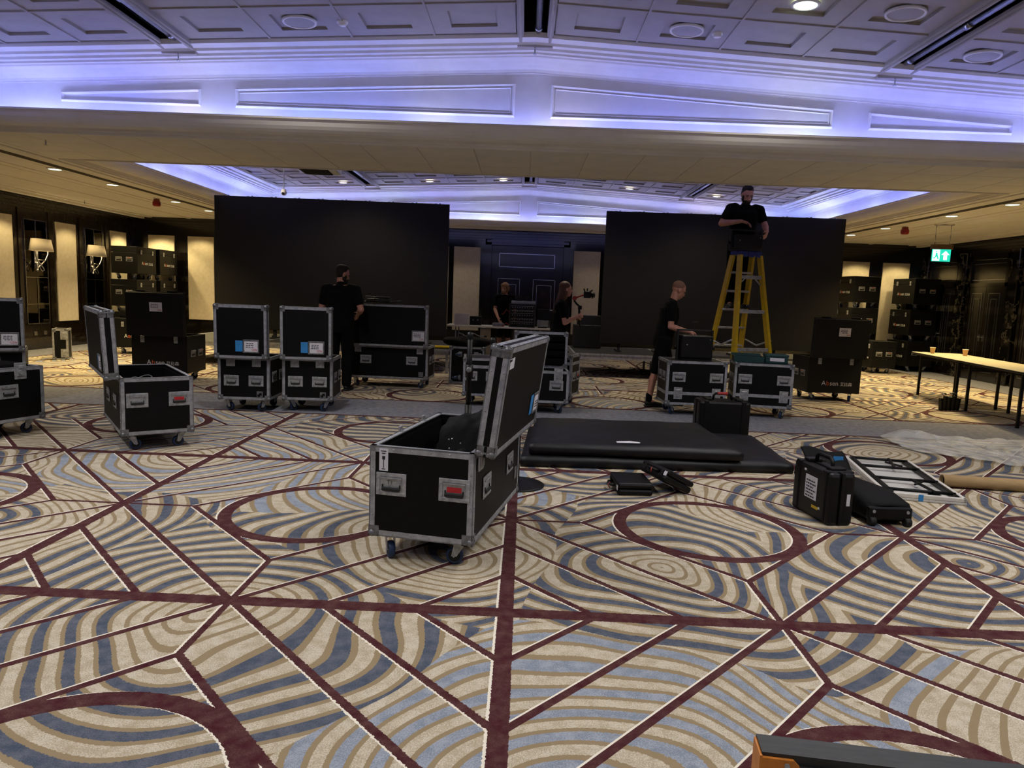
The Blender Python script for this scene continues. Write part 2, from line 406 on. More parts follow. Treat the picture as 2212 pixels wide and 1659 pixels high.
# boards of the soffits, with open joints
def boards(parent, x0, x1, y0, y1, nx, ny, stag=False):
    for j in range(ny):
        wx = (x1-x0)/nx; wy = (y1-y0)/ny
        off = wx*.5 if (stag and j % 2) else 0
        key = ('board', round(wx, 3), round(wy, 3))
        if key not in _tc: _tc[key] = MB().rb(-wx/2+.005, wx/2-.005, -wy/2+.005, wy/2-.005, 0, .013, .004).mesh('ceiling_board')
        for i in range(nx):
            cx = x0+wx*(i+.5)
            obj('ceiling_board', _tc[key], m_plaster, parent, (cx, y0+wy*(j+.5), ZL+random.uniform(-.001, .001)))
boards(cb, -XR, XR, NEAR[3]+.02, FAR[2]-.02, 20, 3)
boards(cbk, -XR, XR, FAR[3]+.01, YB-.13, 12, 1)
for par, a, b in ((cl, -XW+.14, -XR), (cr, XR, XW-.14)):
    # long planks in stepped bands run along the room
    boards(par, a, b, 4.2, YB-.14, 5, 8)
m_slot = M('slot_grille_taupe', '6a6252', '5c5546', .7)
def ridge(par, x, wdt, dz):
    return obj('ceiling_moulding', MB().rb(x-wdt/2, x+wdt/2, 4.2, YB-.14, ZL-dz, ZL+.005, .006), m_plaster, par)
for par, sg in ((cl, -1), (cr, 1)):
    for dx, wd, dz in ((6.6, .1, .02), (7.55, .08, .015), (7.75, .05, .012), (8.5, .08, .015), (9.5, .1, .02), (9.7, .12, .05)): ridge(par, sg*dx, wd, dz)
    sl = MB()
    for k in range(6): sl.bx(sg*6.9-.06+k*.02, sg*6.9-.06+k*.02+.006, 4.2, 17.6, ZL-.012, ZL+.003)
    obj('slot_diffuser', sl, m_slot, par)

def ring(rect, o, z, gable):
    x0, x1, y0, y1 = rect
    x0 += o; x1 -= o; y0 += o; y1 -= o
    pts = [(x0, y0), (0, y0), (x1, y0), (x1, y1), (0, y1), (x0, y1)]
    return [(x, y, z-(0.05*abs(x) if gable else 0)) for x, y in pts]
def loop(rect, prof, gable):
    return MB().loft([ring(rect, o, z, gable) for o, z in prof], caps=False, smooth=False)
P_CORN = [(0, ZL+.01), (.0, ZL-.012), (.03, ZL-.012), (.035, ZL+.012), (.085, ZL+.005), (.09, ZL+.03), (.135, ZL+.022), (.14, ZL+.048), (.17, ZL+.04), (.175, ZL+.03), (.21, ZL+.034), (.25, ZL+.05), (.285, ZL+.075), (.315, ZL+.105), (.335, ZL+.14), (.342, ZL+.165),
          (.37, ZL+.165), (.37, ZL+.185), (.345, ZL+.185), (.34, ZL+.17), (-.11, ZL+.17)]
P_FRZ = [(-.11, 3.24-.0), (-.11, 3.92)]
P_COVE = [(-.11, 3.92), (-.095, 3.92), (-.095, 3.935), (-.08, 3.96), (-.04, 3.99), (.02, 4.02), (.09, 4.035), (.10, 4.05), (.14, 4.05), (.145, 4.07), (.19, 4.075), (.2, 4.10), (.26, 4.105), (.27, 4.13), (.38, 4.14), (.39, 4.19)]
def frieze_loop(rect):
    g = MB(); a = ring(rect, -.11, 3.22, False); b = ring(rect, -.11, 3.92, True)
    g.loft([a, b], caps=False, smooth=False); return g
WH = []
for nm, rect in (('near', NEAR), ('far', FAR)):
    WH.append(struct(obj('wall_cove_'+nm, frieze_loop(rect), m_white)))
    struct(obj('trim_cornice_'+nm, loop(rect, P_CORN, False), m_plaster))
    struct(obj('trim_cove_'+nm, loop(rect, P_COVE, True), m_white))
def frieze_panel(parent, xa, xb, y, s):
    """moulded frame with a sloping top on the frieze; xa is the end nearer the ridge"""
    zt = lambda x: 3.82-.05*abs(x); zb = 3.44
    def frame(ins, wd, pr):
        g = MB(); sgn = 1 if xb > xa else -1
        A = (xa+sgn*ins, zb+ins), (xb-sgn*ins, zb+ins), (xb-sgn*ins, zt(xb)-ins), (xa+sgn*ins, zt(xa)-ins)
        B = (xa+sgn*(ins+wd), zb+ins+wd), (xb-sgn*(ins+wd), zb+ins+wd), (xb-sgn*(ins+wd), zt(xb)-ins-wd), (xa+sgn*(ins+wd), zt(xa)-ins-wd)
        Mi = [((a[0]+b[0])/2, (a[1]+b[1])/2) for a, b in zip(A, B)]
        vs = [(p[0], y, p[1]) for p in A]+[(p[0], y+s*pr, p[1]) for p in Mi]+[(p[0], y, p[1]) for p in B]
        g.add(vs, [(i, (i+1) % 4, 4+(i+1) % 4, 4+i) for i in range(4)]+[(4+i, 4+(i+1) % 4, 8+(i+1) % 4, 8+i) for i in range(4)])
        return g
    o = obj('panel_moulding', frame(0, .035, .03), m_white, parent)
    if abs(zt(xb)-zb) > .12: obj('inner_bead', frame(.045, .014, .014), m_white, o)
for par, y, s in ((WH[0], NEAR[3]+.11, -1), (WH[1], FAR[3]+.11, -1)):
    for sg in (-1, 1):
        frieze_panel(par, sg*.2, sg*3.36, y, s); frieze_panel(par, sg*3.75, sg*5.35, y, s)

# LED cove strips lying in the troughs behind the cornice lip
def led_mat():
    m, nt, p = newmat('led_strip')
    tc = coords(nt); nz = noise(nt, tc, 1.3, 2, 0.7); n2 = noise(nt, tc, 0.8, 2)
    r = nt.nodes.new('ShaderNodeValToRGB'); nt.links.new(nz.k, r.inputs[0])
    el = r.color_ramp.elements; el[0].position = .25; el[0].color = (.17, .28, 1, 1); el[1].position = .75; el[1].color = (.45, .25, 1, 1)
    e = el.new(.5); e.color = (.23, .25, 1, 1); e = el.new(.63); e.color = (.6, .75, 1, 1)
    nt.links.new(r.outputs[0], p.inputs['Emission Color'])
    p.inputs['Emission Strength'].default_value = LED_E
    p.inputs['Base Color'].default_value = (.5, .5, .6, 1)
    return m
LED_E = 38.0
m_led = led_mat()
for nm, rect in (('near', NEAR), ('far', FAR)):
    x0, x1, y0, y1 = rect; o = .04; z = ZL+.172
    for k, (a, b, c, d) in enumerate(((x0+.3, x1-.3, y1-o-.01, y1-o+.01), (x0+o-.01, x0+o+.01, y0+.3, y1-.3), (x1-o-.01, x1-o+.01, y0+.3, y1-.3), (x0+.3, x1-.3, y0+o-.01, y0+o+.01))):
        t = obj('led_strip', MB().bx(a, b, c, d, z, z+.008), m_led)
        tag(t, ('violet-blue LED strip in the %s ceiling cove along its %s side' % (('nearer', 'farther')[nm == 'far'], ('far', 'left', 'right', 'near')[k])), 'LED strip', 'cove lights')

# ------------------------------------------------------------------ gabled coffered ceilings
TH = math.atan(.05)
def cell_mesh(wx, wy, rec=True):
    k = ('cell', round(wx, 3), round(wy, 3))
    if k in _tc: return _tc[k]
    g = MB(); a, b = wx/2-.012, wy/2-.012; c, d = wx*.27, wy*.26
    o = [(-a, -b), (a, -b), (a, b), (-a, b)]; i1 = [(-c, -d), (c, -d), (c, d), (-c, d)]; i2 = [(-c+.012, -d+.012), (c-.012, -d+.012), (c-.012, d-.012), (-c+.012, d-.012)]
    vs = [(x, y, .03) for x, y in o]+[(x, y, 0) for x, y in o]+[(x, y, 0) for x, y in i1]+[(x, y, .035) for x, y in i1]+[(x, y, .028) for x, y in i2]
    fs = []
    for q in (0, 4, 8, 12): fs += [(q+j, q+(j+1) % 4, q+4+(j+1) % 4, q+4+j) for j in range(4)]
    fs.append((16, 17, 18, 19)); g.add(vs, fs); _tc[k] = g.mesh('coffer_panel'); return _tc[k]
def rib_mesh(wx):
    k = ('rib', wx)
    if k not in _tc: _tc[k] = MB().bx(-wx/2, wx/2, -.011, .011, -.012, .03).mesh('coffer_rib')
    return _tc[k]
def coffers(name, ya, yb, row0, nrow, rstep=.8):
    slabs = MB()
    for sg in (-1, 1):
        for a, b in ((.125, 3.705), (3.945, 6.5)):
            xa, xb = sg*a, sg*b
            slabs.add([(xa, ya, CZ(xa)+.03), (xb, ya, CZ(xb)+.03), (xb, yb, CZ(xb)+.03), (xa, yb, CZ(xa)+.03),
                       (xa, ya, CZ(xa)+.06), (xb, ya, CZ(xb)+.06), (xb, yb, CZ(xb)+.06), (xa, yb, CZ(xa)+.06)],
                      [(0, 1, 2, 3), (4, 7, 6, 5), (0, 4, 5, 1), (1, 5, 6, 2), (2, 6, 7, 3), (3, 7, 4, 0)])
    c = struct(obj(name, slabs, m_coffer))
    cols = []
    for sg in (-1, 1):
        for i in range(4): cols.append((sg*(.19+.865*(i+.5)), .865))
        for i in range(3): cols.append((sg*(4.0+.8*(i+.5)), .8))
    for x, wx in cols:
        for j in range(nrow):
            y = row0-rstep*(j+.5)
            obj('coffer_panel', cell_mesh(wx, rstep), m_coffer, c, (x, y, CZ(x)), (0, (TH if x > 0 else -TH), 0))
            obj('coffer_rib', rib_mesh(wx), m_coffer, c, (x, y+rstep/2, CZ(x)), (0, (TH if x > 0 else -TH), 0))
    L = row0-rstep*nrow
    for sg in (-1, 1):
        for x in (1.055, 1.92, 2.785, 4.8, 5.6):
            obj('coffer_rib', MB().bx(-.011, .011, L, row0, -.012, .03), m_coffer, c, (sg*x, 0, CZ(x)))
    for xc, hw in ((0, .12), (3.825, .12), (-3.825, .12)):
        zc = CZ(xc)
        tr = obj('track_slot', MB().bx(xc-hw-.02, xc-hw, ya+.02, yb-.45, zc, zc+.35).bx(xc+hw, xc+hw+.02, ya+.02, yb-.45, zc, zc+.35).bx(xc-hw, xc+hw, ya+.02, yb-.45, zc+.33, zc+.35).bx(xc-hw, xc+hw, yb-.47, yb-.45, zc, zc+.35), m_dark, c)
        obj('conduit_pipe', MB().cyl((xc+.03, ya+.03, zc+.02), (xc+.03, yb-.5, zc+.02), .034, n=12).cyl((xc+.03, yb-1.6, zc+.02), (xc+.03, yb-1.5, zc+.02), .042, n=12).cyl((xc+.03, yb-.62, zc+.02), (xc+.03, yb-.55, zc+.02), .042, n=12), m_pipe, tr)
        for s2 in (-1, 1):
            x = xc+s2*.155
            obj('slot_moulding', MB().rb(x-.035, x+.035, ya, yb-.3, CZ(xc)-.04, CZ(xc)+.05, .015).rb(x-.018, x+.018, ya, yb-.3, CZ(xc)-.06, CZ(xc), .01), m_coffer, c)
        obj('slot_end_block', MB().rb(xc-.1, xc+.1, yb-.45, yb-.3, zc-.02, zc+.06, .01).rb(xc-.19, xc+.19, yb-.36, yb-.28, zc-.1, zc+.05, .015), m_coffer, c)
    return c
cn = coffers('ceiling_near', NEAR[2]-.1, NEAR[3]+.1, 7.8, 6)
cf = coffers('ceiling_far', FAR[2]-.1, FAR[3]+.1, 17.55, 9)
struct(obj('ceiling_void', MB().bx(-XW-.2, XW+.2, YF-.2, YB+.2, ZL+1.5, ZL+1.6), m_dark))
# ------------------------------------------------------------------ fittings in the ceilings
def downlight(loc, r, mat, label, group, tilt=0.0):
    t = thing('downlight', label, 'downlight', loc, 0, group); t.rotation_euler = (0, tilt, 0)
    obj('trim_ring', MB().lathe([(r*.82, -.004), (r*.84, -.012), (r, -.008), (r*1.02, .004), (r*.82, .004), (r*.82, -.004)], 24), m_white, t)
    obj('lamp_glass', MB().lathe([(0.001, .0), (r*.5, -.002), (r*.82, -.003)], 20), mat, t)
    return t
for k, (x, y) in enumerate(NEAR_LAMPS):
    if y > 6: downlight((x, y, CZ(x)+.006), .12, m_warm, 'large round recessed downlight in the nearer coffered ceiling, %s of the centre slot' % ('left' if x < 0 else 'right'), 'downlights in the nearer ceiling', TH if x > 0 else -TH)
side = {10.8: 'nearest', 12.3: 'second nearest', 14.5: 'third', 16.0: 'farthest'}
for x, y in SIDE_LAMPS: downlight((x, y, ZL-.004), .11, m_warm, 'round downlight in the low %s side ceiling, %s of its row' % ('left' if x < 0 else 'right', side[y]), 'side downlights')
for x, y, wf, l in FAR_LAMPS: downlight((x, y, CZ(x)-.01), .1, m_warmf, 'round downlight in the farther coffered ceiling, '+l, 'far downlights', TH if x > 0 else -TH)
def speaker(x, y, label):
    t = thing('ceiling_speaker', label, 'speaker', (x, y, CZ(x)+.013), 0, 'round ceiling speakers'); t.rotation_euler = (0, TH if x > 0 else -TH, 0)
    obj('rim', MB().lathe([(.145, -.012), (.15, -.022), (.165, -.02), (.17, .0), (.145, .0), (.145, -.012)], 28), m_white, t)
    obj('grille', MB().lathe([(.001, -.018), (.1, -.016), (.146, -.012)], 24), m_grille, t)
m_grille = M('speaker_grille', 'b4b0aa', '9d9a94', 0.6, scale=300)
speaker(1.487, 7.4, 'round ceiling speaker grille right of the centre slot, nearest the cove')
speaker(3.217, 6.6, 'round ceiling speaker grille left of the right-hand pipe slot')
speaker(4.4, 7.4, 'round ceiling speaker grille beyond the right-hand pipe slot at the frame edge')
speaker(-2.35, 7.4, 'round ceiling speaker grille in the nearer ceiling left of the centre slot')
for k, (x, y) in enumerate(((-1.9, 15.9), (1.9, 15.9), (-2.78, 14.3), (2.78, 14.3), (-.6, 12.7), (.6, 12.7))):
    speaker(x, y, 'round ceiling speaker grille in the farther ceiling, %s of its middle slot, %s row' % ('left' if x < 0 else 'right', ('back', 'middle', 'front')[k//2]))
def detector(x, y, z, label, tilt=0):
    t = thing('smoke_detector', label, 'smoke detector', (x, y, z), 0, 'smoke detectors')
    obj('base', MB().lathe([(.055, .012), (.055, -.008), (.045, -.012), (.04, -.012)], 18), m_white, t)
    obj('sensor_head', MB().lathe([(.042, -.01), (.038, -.03), (.025, -.036), (.001, -.037)], 18), m_white, t)
detector(-1.92, 7.4, CZ(1.9)-.01, 'white smoke detector on a coffer rib left of the centre slot')
detector(1.79, 7.4, CZ(1.8)-.002, 'white smoke detector beside the speaker right of the centre slot')
def sprinkler(x, y, z, label):
    t = thing('sprinkler', label, 'sprinkler', (x, y, z), 0, 'sprinkler heads')
    obj('stem', MB().cyl((0, 0, .03), (0, 0, -.03), .008, n=8), m_silver, t)
    obj('deflector', MB().lathe([(.001, -.045), (.02, -.042), (.02, -.038), (.001, -.038)], 10).cyl((.008, 0, -.028), (.004, 0, -.04), .002, n=5).cyl((-.008, 0, -.028), (-.004, 0, -.04), .002, n=5), m_silver, t)
for x, l in ((0, 'below the end of the centre slot'), (-3.825, 'below the end of the left pipe slot'), (3.825, 'below the end of the right pipe slot')):
    sprinkler(x, 7.93, CZ(x)-.13, 'small sprinkler head '+l)
sprinkler(-5.75, 8.6, ZL-.02, 'sprinkler head hanging under the beam at far left')
sprinkler(-9.2, 14.9, ZL-.03, 'sprinkler head in the low ceiling near the first wall lamp')
for sg in (-1, 1):
    t = thing('alarm_sounder', 'red fire alarm sounder on the low %s ceiling' % ('left' if sg < 0 else 'right'), 'alarm', (sg*7.28, 14.1, ZL-.015), 0, 'red alarm sounders')
    obj('base', MB().lathe([(.055, 0), (.06, -.02), (.06, -.05)], 18), m_red, t)
    obj('sounder_body', MB().lathe([(.07, -.045), (.075, -.06), (.075, -.11), (.06, -.135), (.001, -.14)], 18), m_red, t)
# exit sign hung from the low right ceiling
t = thing('exit_sign', 'green running-man exit sign hanging below the low right ceiling', 'exit sign', (7.68, 13.5, ZL), R(-6))
obj('bracket', MB().bx(-.17, .17, -.03, .03, -.02, 0).cyl((-.13, 0, 0), (-.13, 0, -.38), .006, n=6).cyl((.13, 0, 0), (.13, 0, -.38), .006, n=6), m_silver, t)
hd = obj('housing', MB().rb(-.19, .19, -.035, .035, -.46, -.37, .008), M('brown_housing', '6a4a32', '523722', .5), t)
m_exit = M('exit_green', '0d7a64', None, .4, emit='16a085', es=2.2); m_exitw = M('exit_white', 'eaffff', None, .4, emit='d8fff8', es=3.0)
pl = obj('lit_panel', MB().bx(-.16, .16, -.012, .012, -.68, -.46), m_exit, t)
ic = MB().bx(-.15, -.03, -.016, -.012, -.67, -.47)
obj('door_pictogram', ic, m_exitw, pl)
ar = MB().prism([(.07, -.49), (.14, -.56), (.1, -.56), (.1, -.65), (.04, -.65), (.04, -.56), (0, -.56)], -.016, -.012, 'y')
obj('arrow', ar, m_exitw, pl)
rn = MB().cyl((-.09, -.018, -.5), (-.09, -.0165, -.5), .014, n=10)
rn.prism([(-.1, -.52), (-.075, -.52), (-.06, -.58), (-.04, -.64), (-.06, -.65), (-.085, -.59), (-.11, -.63), (-.14, -.63), (-.14, -.61), (-.115, -.61), (-.105, -.57)], -.018, -.0165, 'y')
obj('running_man', rn, m_exit, pl)
# ceiling projector hanging just beyond the beam and a dome camera
t = thing('projector_box', 'black projector housing with white end hanging beyond the beam', 'projector', (-3.12, 10.6, 3.225), R(4))
obj('housing', MB().rb(-.21, .21, -.25, .25, -.1, .1, .02), m_black, t); obj('end_cap', MB().rb(.212, .34, -.2, .2, -.1, .02, .02), m_white, t)
obj('ceiling_mount', MB().cyl((0, 0, .1), (0, 0, .62), .025, n=10).bx(-.1, .1, -.1, .1, .6, .64), m_white, t)
t = thing('dome_camera', 'small white dome camera beside the left screen top', 'camera', (-4.88, 14.4, 3.29), 0)
obj('base', MB().cyl((0, 0, .08), (0, 0, .03), .05, n=14).cyl((0, 0, .08), (0, 0, .66), .012, n=8), m_white, t); obj('dome', MB().ell((0, 0, .02), (.06, .06, .06)), m_white, t)
obj('lens', MB().ell((0, -.04, .0), (.03, .03, .03)), m_black, t)
# wall sconces
m_shade = M('lamp_shade_linen', 'd9cbb4', 'cdbda3', .9, scale=80, emit='f0d090', es=.12)
m_bulb = M('sconce_bulb', 'fff2cc', None, .4, emit='ffdf8a', es=9)
for k, cy in enumerate((14.45, 16.32)):
    t = thing('wall_sconce', 'silver wall lamp with a wide cream shade, %s' % ('nearer one, left of the tall stack' if k == 0 else 'right beside the stacked black cases'), 'wall lamp', (-XW+.03, cy, 0), 0, 'wall lamps on the left wall')
    g = MB()
    n = 24
    for zz, a, b in ((2.21, .30, .17), (1.99, .36, .2)): pass
    r0 = [(.13+.125*math.sin(2*math.pi*i/n), .34*math.cos(2*math.pi*i/n), 1.98) for i in range(n)]
    r1 = [(.13+.1*math.sin(2*math.pi*i/n), .275*math.cos(2*math.pi*i/n), 2.22) for i in range(n)]
    r2 = [(.13+.097*math.sin(2*math.pi*i/n), .272*math.cos(2*math.pi*i/n), 2.22) for i in range(n)]
    r3 = [(.13+.121*math.sin(2*math.pi*i/n), .336*math.cos(2*math.pi*i/n), 1.98) for i in range(n)]
    obj('lamp_shade', g.loft([r0, r1, r2, r3, r0], caps=False), m_shade, t)
    obj('back_plate', MB().rb(0, .02, -.06, .06, 1.62, 2.1, .006), m_silver, t)
    for s2 in (-1, 1):
        pth = [(.13, s2*.2, 2.05), (.13, s2*.19, 1.92), (.12, s2*.12, 1.8), (.11, s2*.0, 1.7), (.1, -s2*.08, 1.64), (.09, -s2*.12, 1.6), (.08, -s2*.07, 1.57), (.07, -s2*.03, 1.63), (.04, -s2*.02, 1.72), (.02, 0, 1.76)]
        obj('curved_arm', MB().tube(pth, .013, 8), m_silver, t)
        obj('bulb', MB().ell((.13, s2*.2, 2.07), (.03, .03, .045), 10, 8), m_bulb, t)
    obj('cross_bar', MB().cyl((.12, -.13, 1.8), (.12, .13, 1.8), .008, n=8), m_silver, t)
    l = D.lights.new('sconce_lamp', 'POINT'); l.energy = 5; l.color = (1, .78, .4); l.shadow_soft_size = .05
    lo = D.objects.new('sconce_lamp', l); COL.objects.link(lo); lo.parent = t; lo.location = (.13, 0, 2.1)
# ------------------------------------------------------------------ flight cases
m_lam = M('black_phenolic_board', '030304', '060607', 0.5, scale=25, bump=0.12, bscale=700, spec=0.22)
m_foam = M('black_foam_lining', '060607', '0a0a0b', 0.95, scale=50, bump=0.2, bscale=300, spec=0.1)
m_alu = M('worn_aluminium', 'b4b6bb', '8e9095', 0.38, metal=0.45, scale=18, rough2=0.55)
m_steel = M('zinc_steel', 'b9bbbe', '8b8d90', 0.3, metal=0.5, scale=30, rough2=0.45)
m_ball = M('dark_zinc_corner', '85878a', '606164', 0.4, metal=0.5, scale=30)
m_rub = M('black_rubber', '0a0a0a', '121212', 0.7)
m_bluew = M('blue_castor_tyre', '16335c', '0d2140', 0.55, scale=20)
m_paper = M('paper_label', 'd8d6dc', 'cfccd3', 0.7, scale=40)
m_tape = M('blue_tape', '2f86c9', '2878b8', 0.6, scale=15)
m_ink = M('black_ink', '1a1a20', None, 0.7); m_redink = M('red_ink', 'b0303c', None, 0.7); m_redtag = M('red_sticker', 'c2262e', 'a81d26', 0.5, scale=60)
m_grip = M('handle_grip_rubber', '0c0c0d', '161617', 0.6)
m_logo = M('logo_white', 'd6d6d6', None, 0.6); m_logoo = M('logo_orange', 'd05a28', None, 0.6)
FACE = {'F': 0.0, 'R': R(90), 'L': R(-90), 'B': R(180)}
def _mesh(key, fn):
    if key not in _tc: _tc[key] = fn().mesh(key if isinstance(key, str) else str(key[0]))
    return _tc[key]
def handle_mesh():
    g = MB(); a, b = .085, .062
    # flange as a frame, then the sunken dish
    g.rb(-a, a, -.006, 0, b-.022, b, .003).rb(-a, a, -.006, 0, -b, -b+.022, .003).rb(-a, -a+.022, -.006, 0, -b+.02, b-.02, .003).rb(a-.022, a, -.006, 0, -b+.02, b-.02, .003)
    g.bx(-a+.02, a-.02, -.0015, 0, -b+.02, b-.02)
    g.bx(-a+.024, a-.024, -.012, -.002, b-.03, b-.024)
    for x in (-.07, 0, .07):
        for z in (-.051, .051): g.cyl((x, -.006, z), (x, -.009, z), .005, n=6)
    return g
def grip_mesh():
    g = MB().rb(-.052, .052, -.016, -.004, -.036, -.016, .005); g.bx(-.052, -.046, -.008, -.002, -.02, -.002).bx(.046, .052, -.008, -.002, -.02, -.002); return g
def latch_mesh():
    g = MB().rb(-.055, .055, -.005, 0, -.075, .075, .004)
    g.rb(-.036, .036, -.011, -.004, -.05, .05, .004)
    g.cyl((0, -.011, -.01), (0, -.02, -.01), .022, n=10)
    g.bx(-.005, .005, -.026, -.018, -.034, .014).bx(-.02, .02, -.016, -.01, .022, .04)
    return g
def catch_mesh():
    return MB().rb(-.05, .05, -.012, 0, -.05, .05, .012).rb(-.035, -.02, -.018, -.01, -.03, .05, .003).rb(.02, .035, -.018, -.01, -.03, .05, .003)
def ball_mesh():
    g = MB().ell((0, 0, 0), (.032, .032, .032), 12, 8); return g
def corner_mesh():
    # flat wings of a ball corner, outer corner at the origin, body towards +x +y -z
    g = MB().ell((.012, .012, -.012), (.024, .024, .024), 12, 8)
    g.bx(-.004, .055, -.004, 0, -.055, .004).bx(-.004, 0, -.004, .055, -.055, .004).bx(-.004, .055, -.004, .055, 0, .004)
    for p in ((.042, -.004, -.018), (.018, -.004, -.042)): g.cyl(p, (p[0], p[1]-.003, p[2]), .006, n=6)
    for p in ((-.004, .042, -.018), (-.004, .018, -.042)): g.cyl(p, (p[0]-.003, p[1], p[2]), .006, n=6)
    return g
def caster_mesh():
    g = MB().bx(-.05, .05, -.042, .042, -.006, 0).cyl((0, 0, -.006), (0, 0, -.025), .028, n=12)
    for s in (-1, 1):
        g.prism([(-.03, -.02), (.03, -.02), (.045, -.092), (.015, -.092)], s*.022-.002, s*.022+.002, 'y')
    g.bx(-.03, .03, -.024, .024, -.026, -.02); g.cyl((.03, -.028, -.09), (.03, .028, -.09), .007, n=8)
    return g
def wheel_mesh(r=.048):
    g = MB()
    n = 20
    prof = [(.012, -.016), (r*.66, -.017)]
    for q, z in ((.012, .016), (r*.7, .016), (r, .011), (r, -.011), (r*.7, -.016), (.012, -.016)): pass
    ring = lambda rr, y: [(rr*math.cos(2*math.pi*i/n), y, rr*math.sin(2*math.pi*i/n)) for i in range(n)]
    g.loft([ring(r*.68, -.016), ring(r*.8, -.018), ring(r*.96, -.014), ring(r, -.006), ring(r, .006), ring(r*.96, .014), ring(r*.8, .018), ring(r*.68, .016), ring(r*.68, -.016)], caps=False)
    return g
def hub_mesh(r=.048):
    g = MB(); g.cyl((0, -.013, 0), (0, .013, 0), r*.7, n=16); return g
def casters(t, w, d, z0, inset=.085):
    for sx in (-1, 1):
        for sy in (-1, 1):
            a = random.uniform(-1, 1)*R(60)+(0 if sx < 0 else R(180))
            c = obj('castor', _mesh('castor', caster_mesh), m_steel, t, (sx*(w/2-inset), sy*(d/2-inset), z0), (0, 0, a))
            k = z0/.14
            c.scale = (1, 1, k)
            wh = obj('wheel', _mesh('wheel', wheel_mesh), m_bluew, c, (.03, 0, -.092)); wh.scale = (1, 1, 1/k)
            obj('wheel_hub', _mesh('wheel_hub', hub_mesh), m_rub, c, (.03, 0, -.092)).scale = (1, 1, 1/k)
def bar(axis, a0, a1, p, q, ip, iq, t=.03, o=.0025, th=.004):
    """angle profile along an edge; p, q are the edge position on the two other axes, ip, iq point into the box"""
    g = MB()
    def b(p0, p1, q0, q1):
        p0, p1 = sorted((p0, p1)); q0, q1 = sorted((q0, q1))
        if axis == 'x': g.bx(a0, a1, p0, p1, q0, q1)
        elif axis == 'y': g.bx(p0, p1, a0, a1, q0, q1)
        else: g.bx(p0, p1, q0, q1, a0, a1)
    b(p-ip*o, p+ip*th, q-iq*o, q+iq*t); b(p-ip*o, p+ip*t, q-iq*o, q+iq*th)
    return g
def edges(par, x0, x1, y0, y1, z0, z1, t=.03, skip=()):
    xs, ys, zs = ((x0, 1), (x1, -1)), ((y0, 1), (y1, -1)), ((z0, 1), (z1, -1))
    for y, iy in ys:
        for z, iz in zs: obj('edge_trim', bar('x', x0, x1, y, z, iy, iz, t), m_alu, par)
    for x, ix in xs:
        for z, iz in zs: obj('edge_trim', bar('y', y0, y1, x, z, ix, iz, t), m_alu, par)
        for y, iy in ys: obj('edge_trim', bar('z', z0, z1, x, y, ix, iy, t), m_alu, par)
def corners(par, x0, x1, y0, y1, z0, z1, tops=True, bots=True):
    for x, sx in ((x0, 1), (x1, -1)):
        for y, sy in ((y0, 1), (y1, -1)):
            for z, sz in ((z0, -1), (z1, 1)):
                if (sz > 0 and not tops) or (sz < 0 and not bots): continue
                o = obj('corner_fitting', _mesh('corner_fitting', corner_mesh), m_ball, par, (x, y, z)); o.scale = (sx, sy, sz)
def shell(x0, x1, y0, y1, z0, z1, t=.022, open_top=True):
    g = MB()
    if open_top:
        g.bx(x0, x1, y0, y1, z0, z0+t); g.bx(x0, x1, y0, y0+t, z0+t, z1-.002).bx(x0, x1, y1-t, y1, z0+t, z1-.002).bx(x0, x0+t, y0+t, y1-t, z0+t, z1-.002).bx(x1-t, x1, y0+t, y1-t, z0+t, z1-.002)
    else:
        g.bx(x0, x1, y0, y1, z1-t, z1); g.bx(x0, x1, y0, y0+t, z0+.002, z1-t).bx(x0, x1, y1-t, y1, z0+.002, z1-t).bx(x0, x0+t, y0+t, y1-t, z0+.002, z1-t).bx(x1-t, x1, y0+t, y1-t, z0+.002, z1-t)
    return g
def on_face(par, nm, me, mat, face, u, z, w, d, label=None, out=0.0):
    a = FACE[face]
    base = Vector((u, -(d if face in 'FB' else w)/2-out, z)); base.rotate(Euler((0, 0, a)))
    return obj(nm, me, mat, par, base, (0, 0, a), label)
def put_handle(t, face, u, z, w, d, tagc=None):
    h = on_face(t, 'handle', _mesh('handle', handle_mesh), m_steel, face, u, z, w, d, None, .002)
    obj('grip', _mesh('grip', grip_mesh), m_grip, h)
    if tagc: obj('sticker', _mesh('sticker', lambda: MB().bx(-.04, .04, -.0035, -.0015, -.012, .016)), tagc, h, label='red barcode sticker')
    return h
def scribble(par, x, y, z, wd, ht, n, mat, rot):
    """little strokes standing for unreadable small print"""
    g = MB(); rnd = random.Random(int(abs(x*1000+y*100))+n)
    for k in range(n):
        yy = ht*(.5-(k+.5)/n); xx = -wd/2
        e = wd*rnd.uniform(.3, .5) if k % 2 else wd*rnd.uniform(.1, .4)
        while xx < e:
            l = rnd.uniform(.01, .03); g.bx(xx, min(xx+l, wd/2), yy-ht/n*.22, yy+ht/n*.22, 0, .0006); xx += l+.006
    return obj('small_print', g, mat, par, (x, y, z), rot)
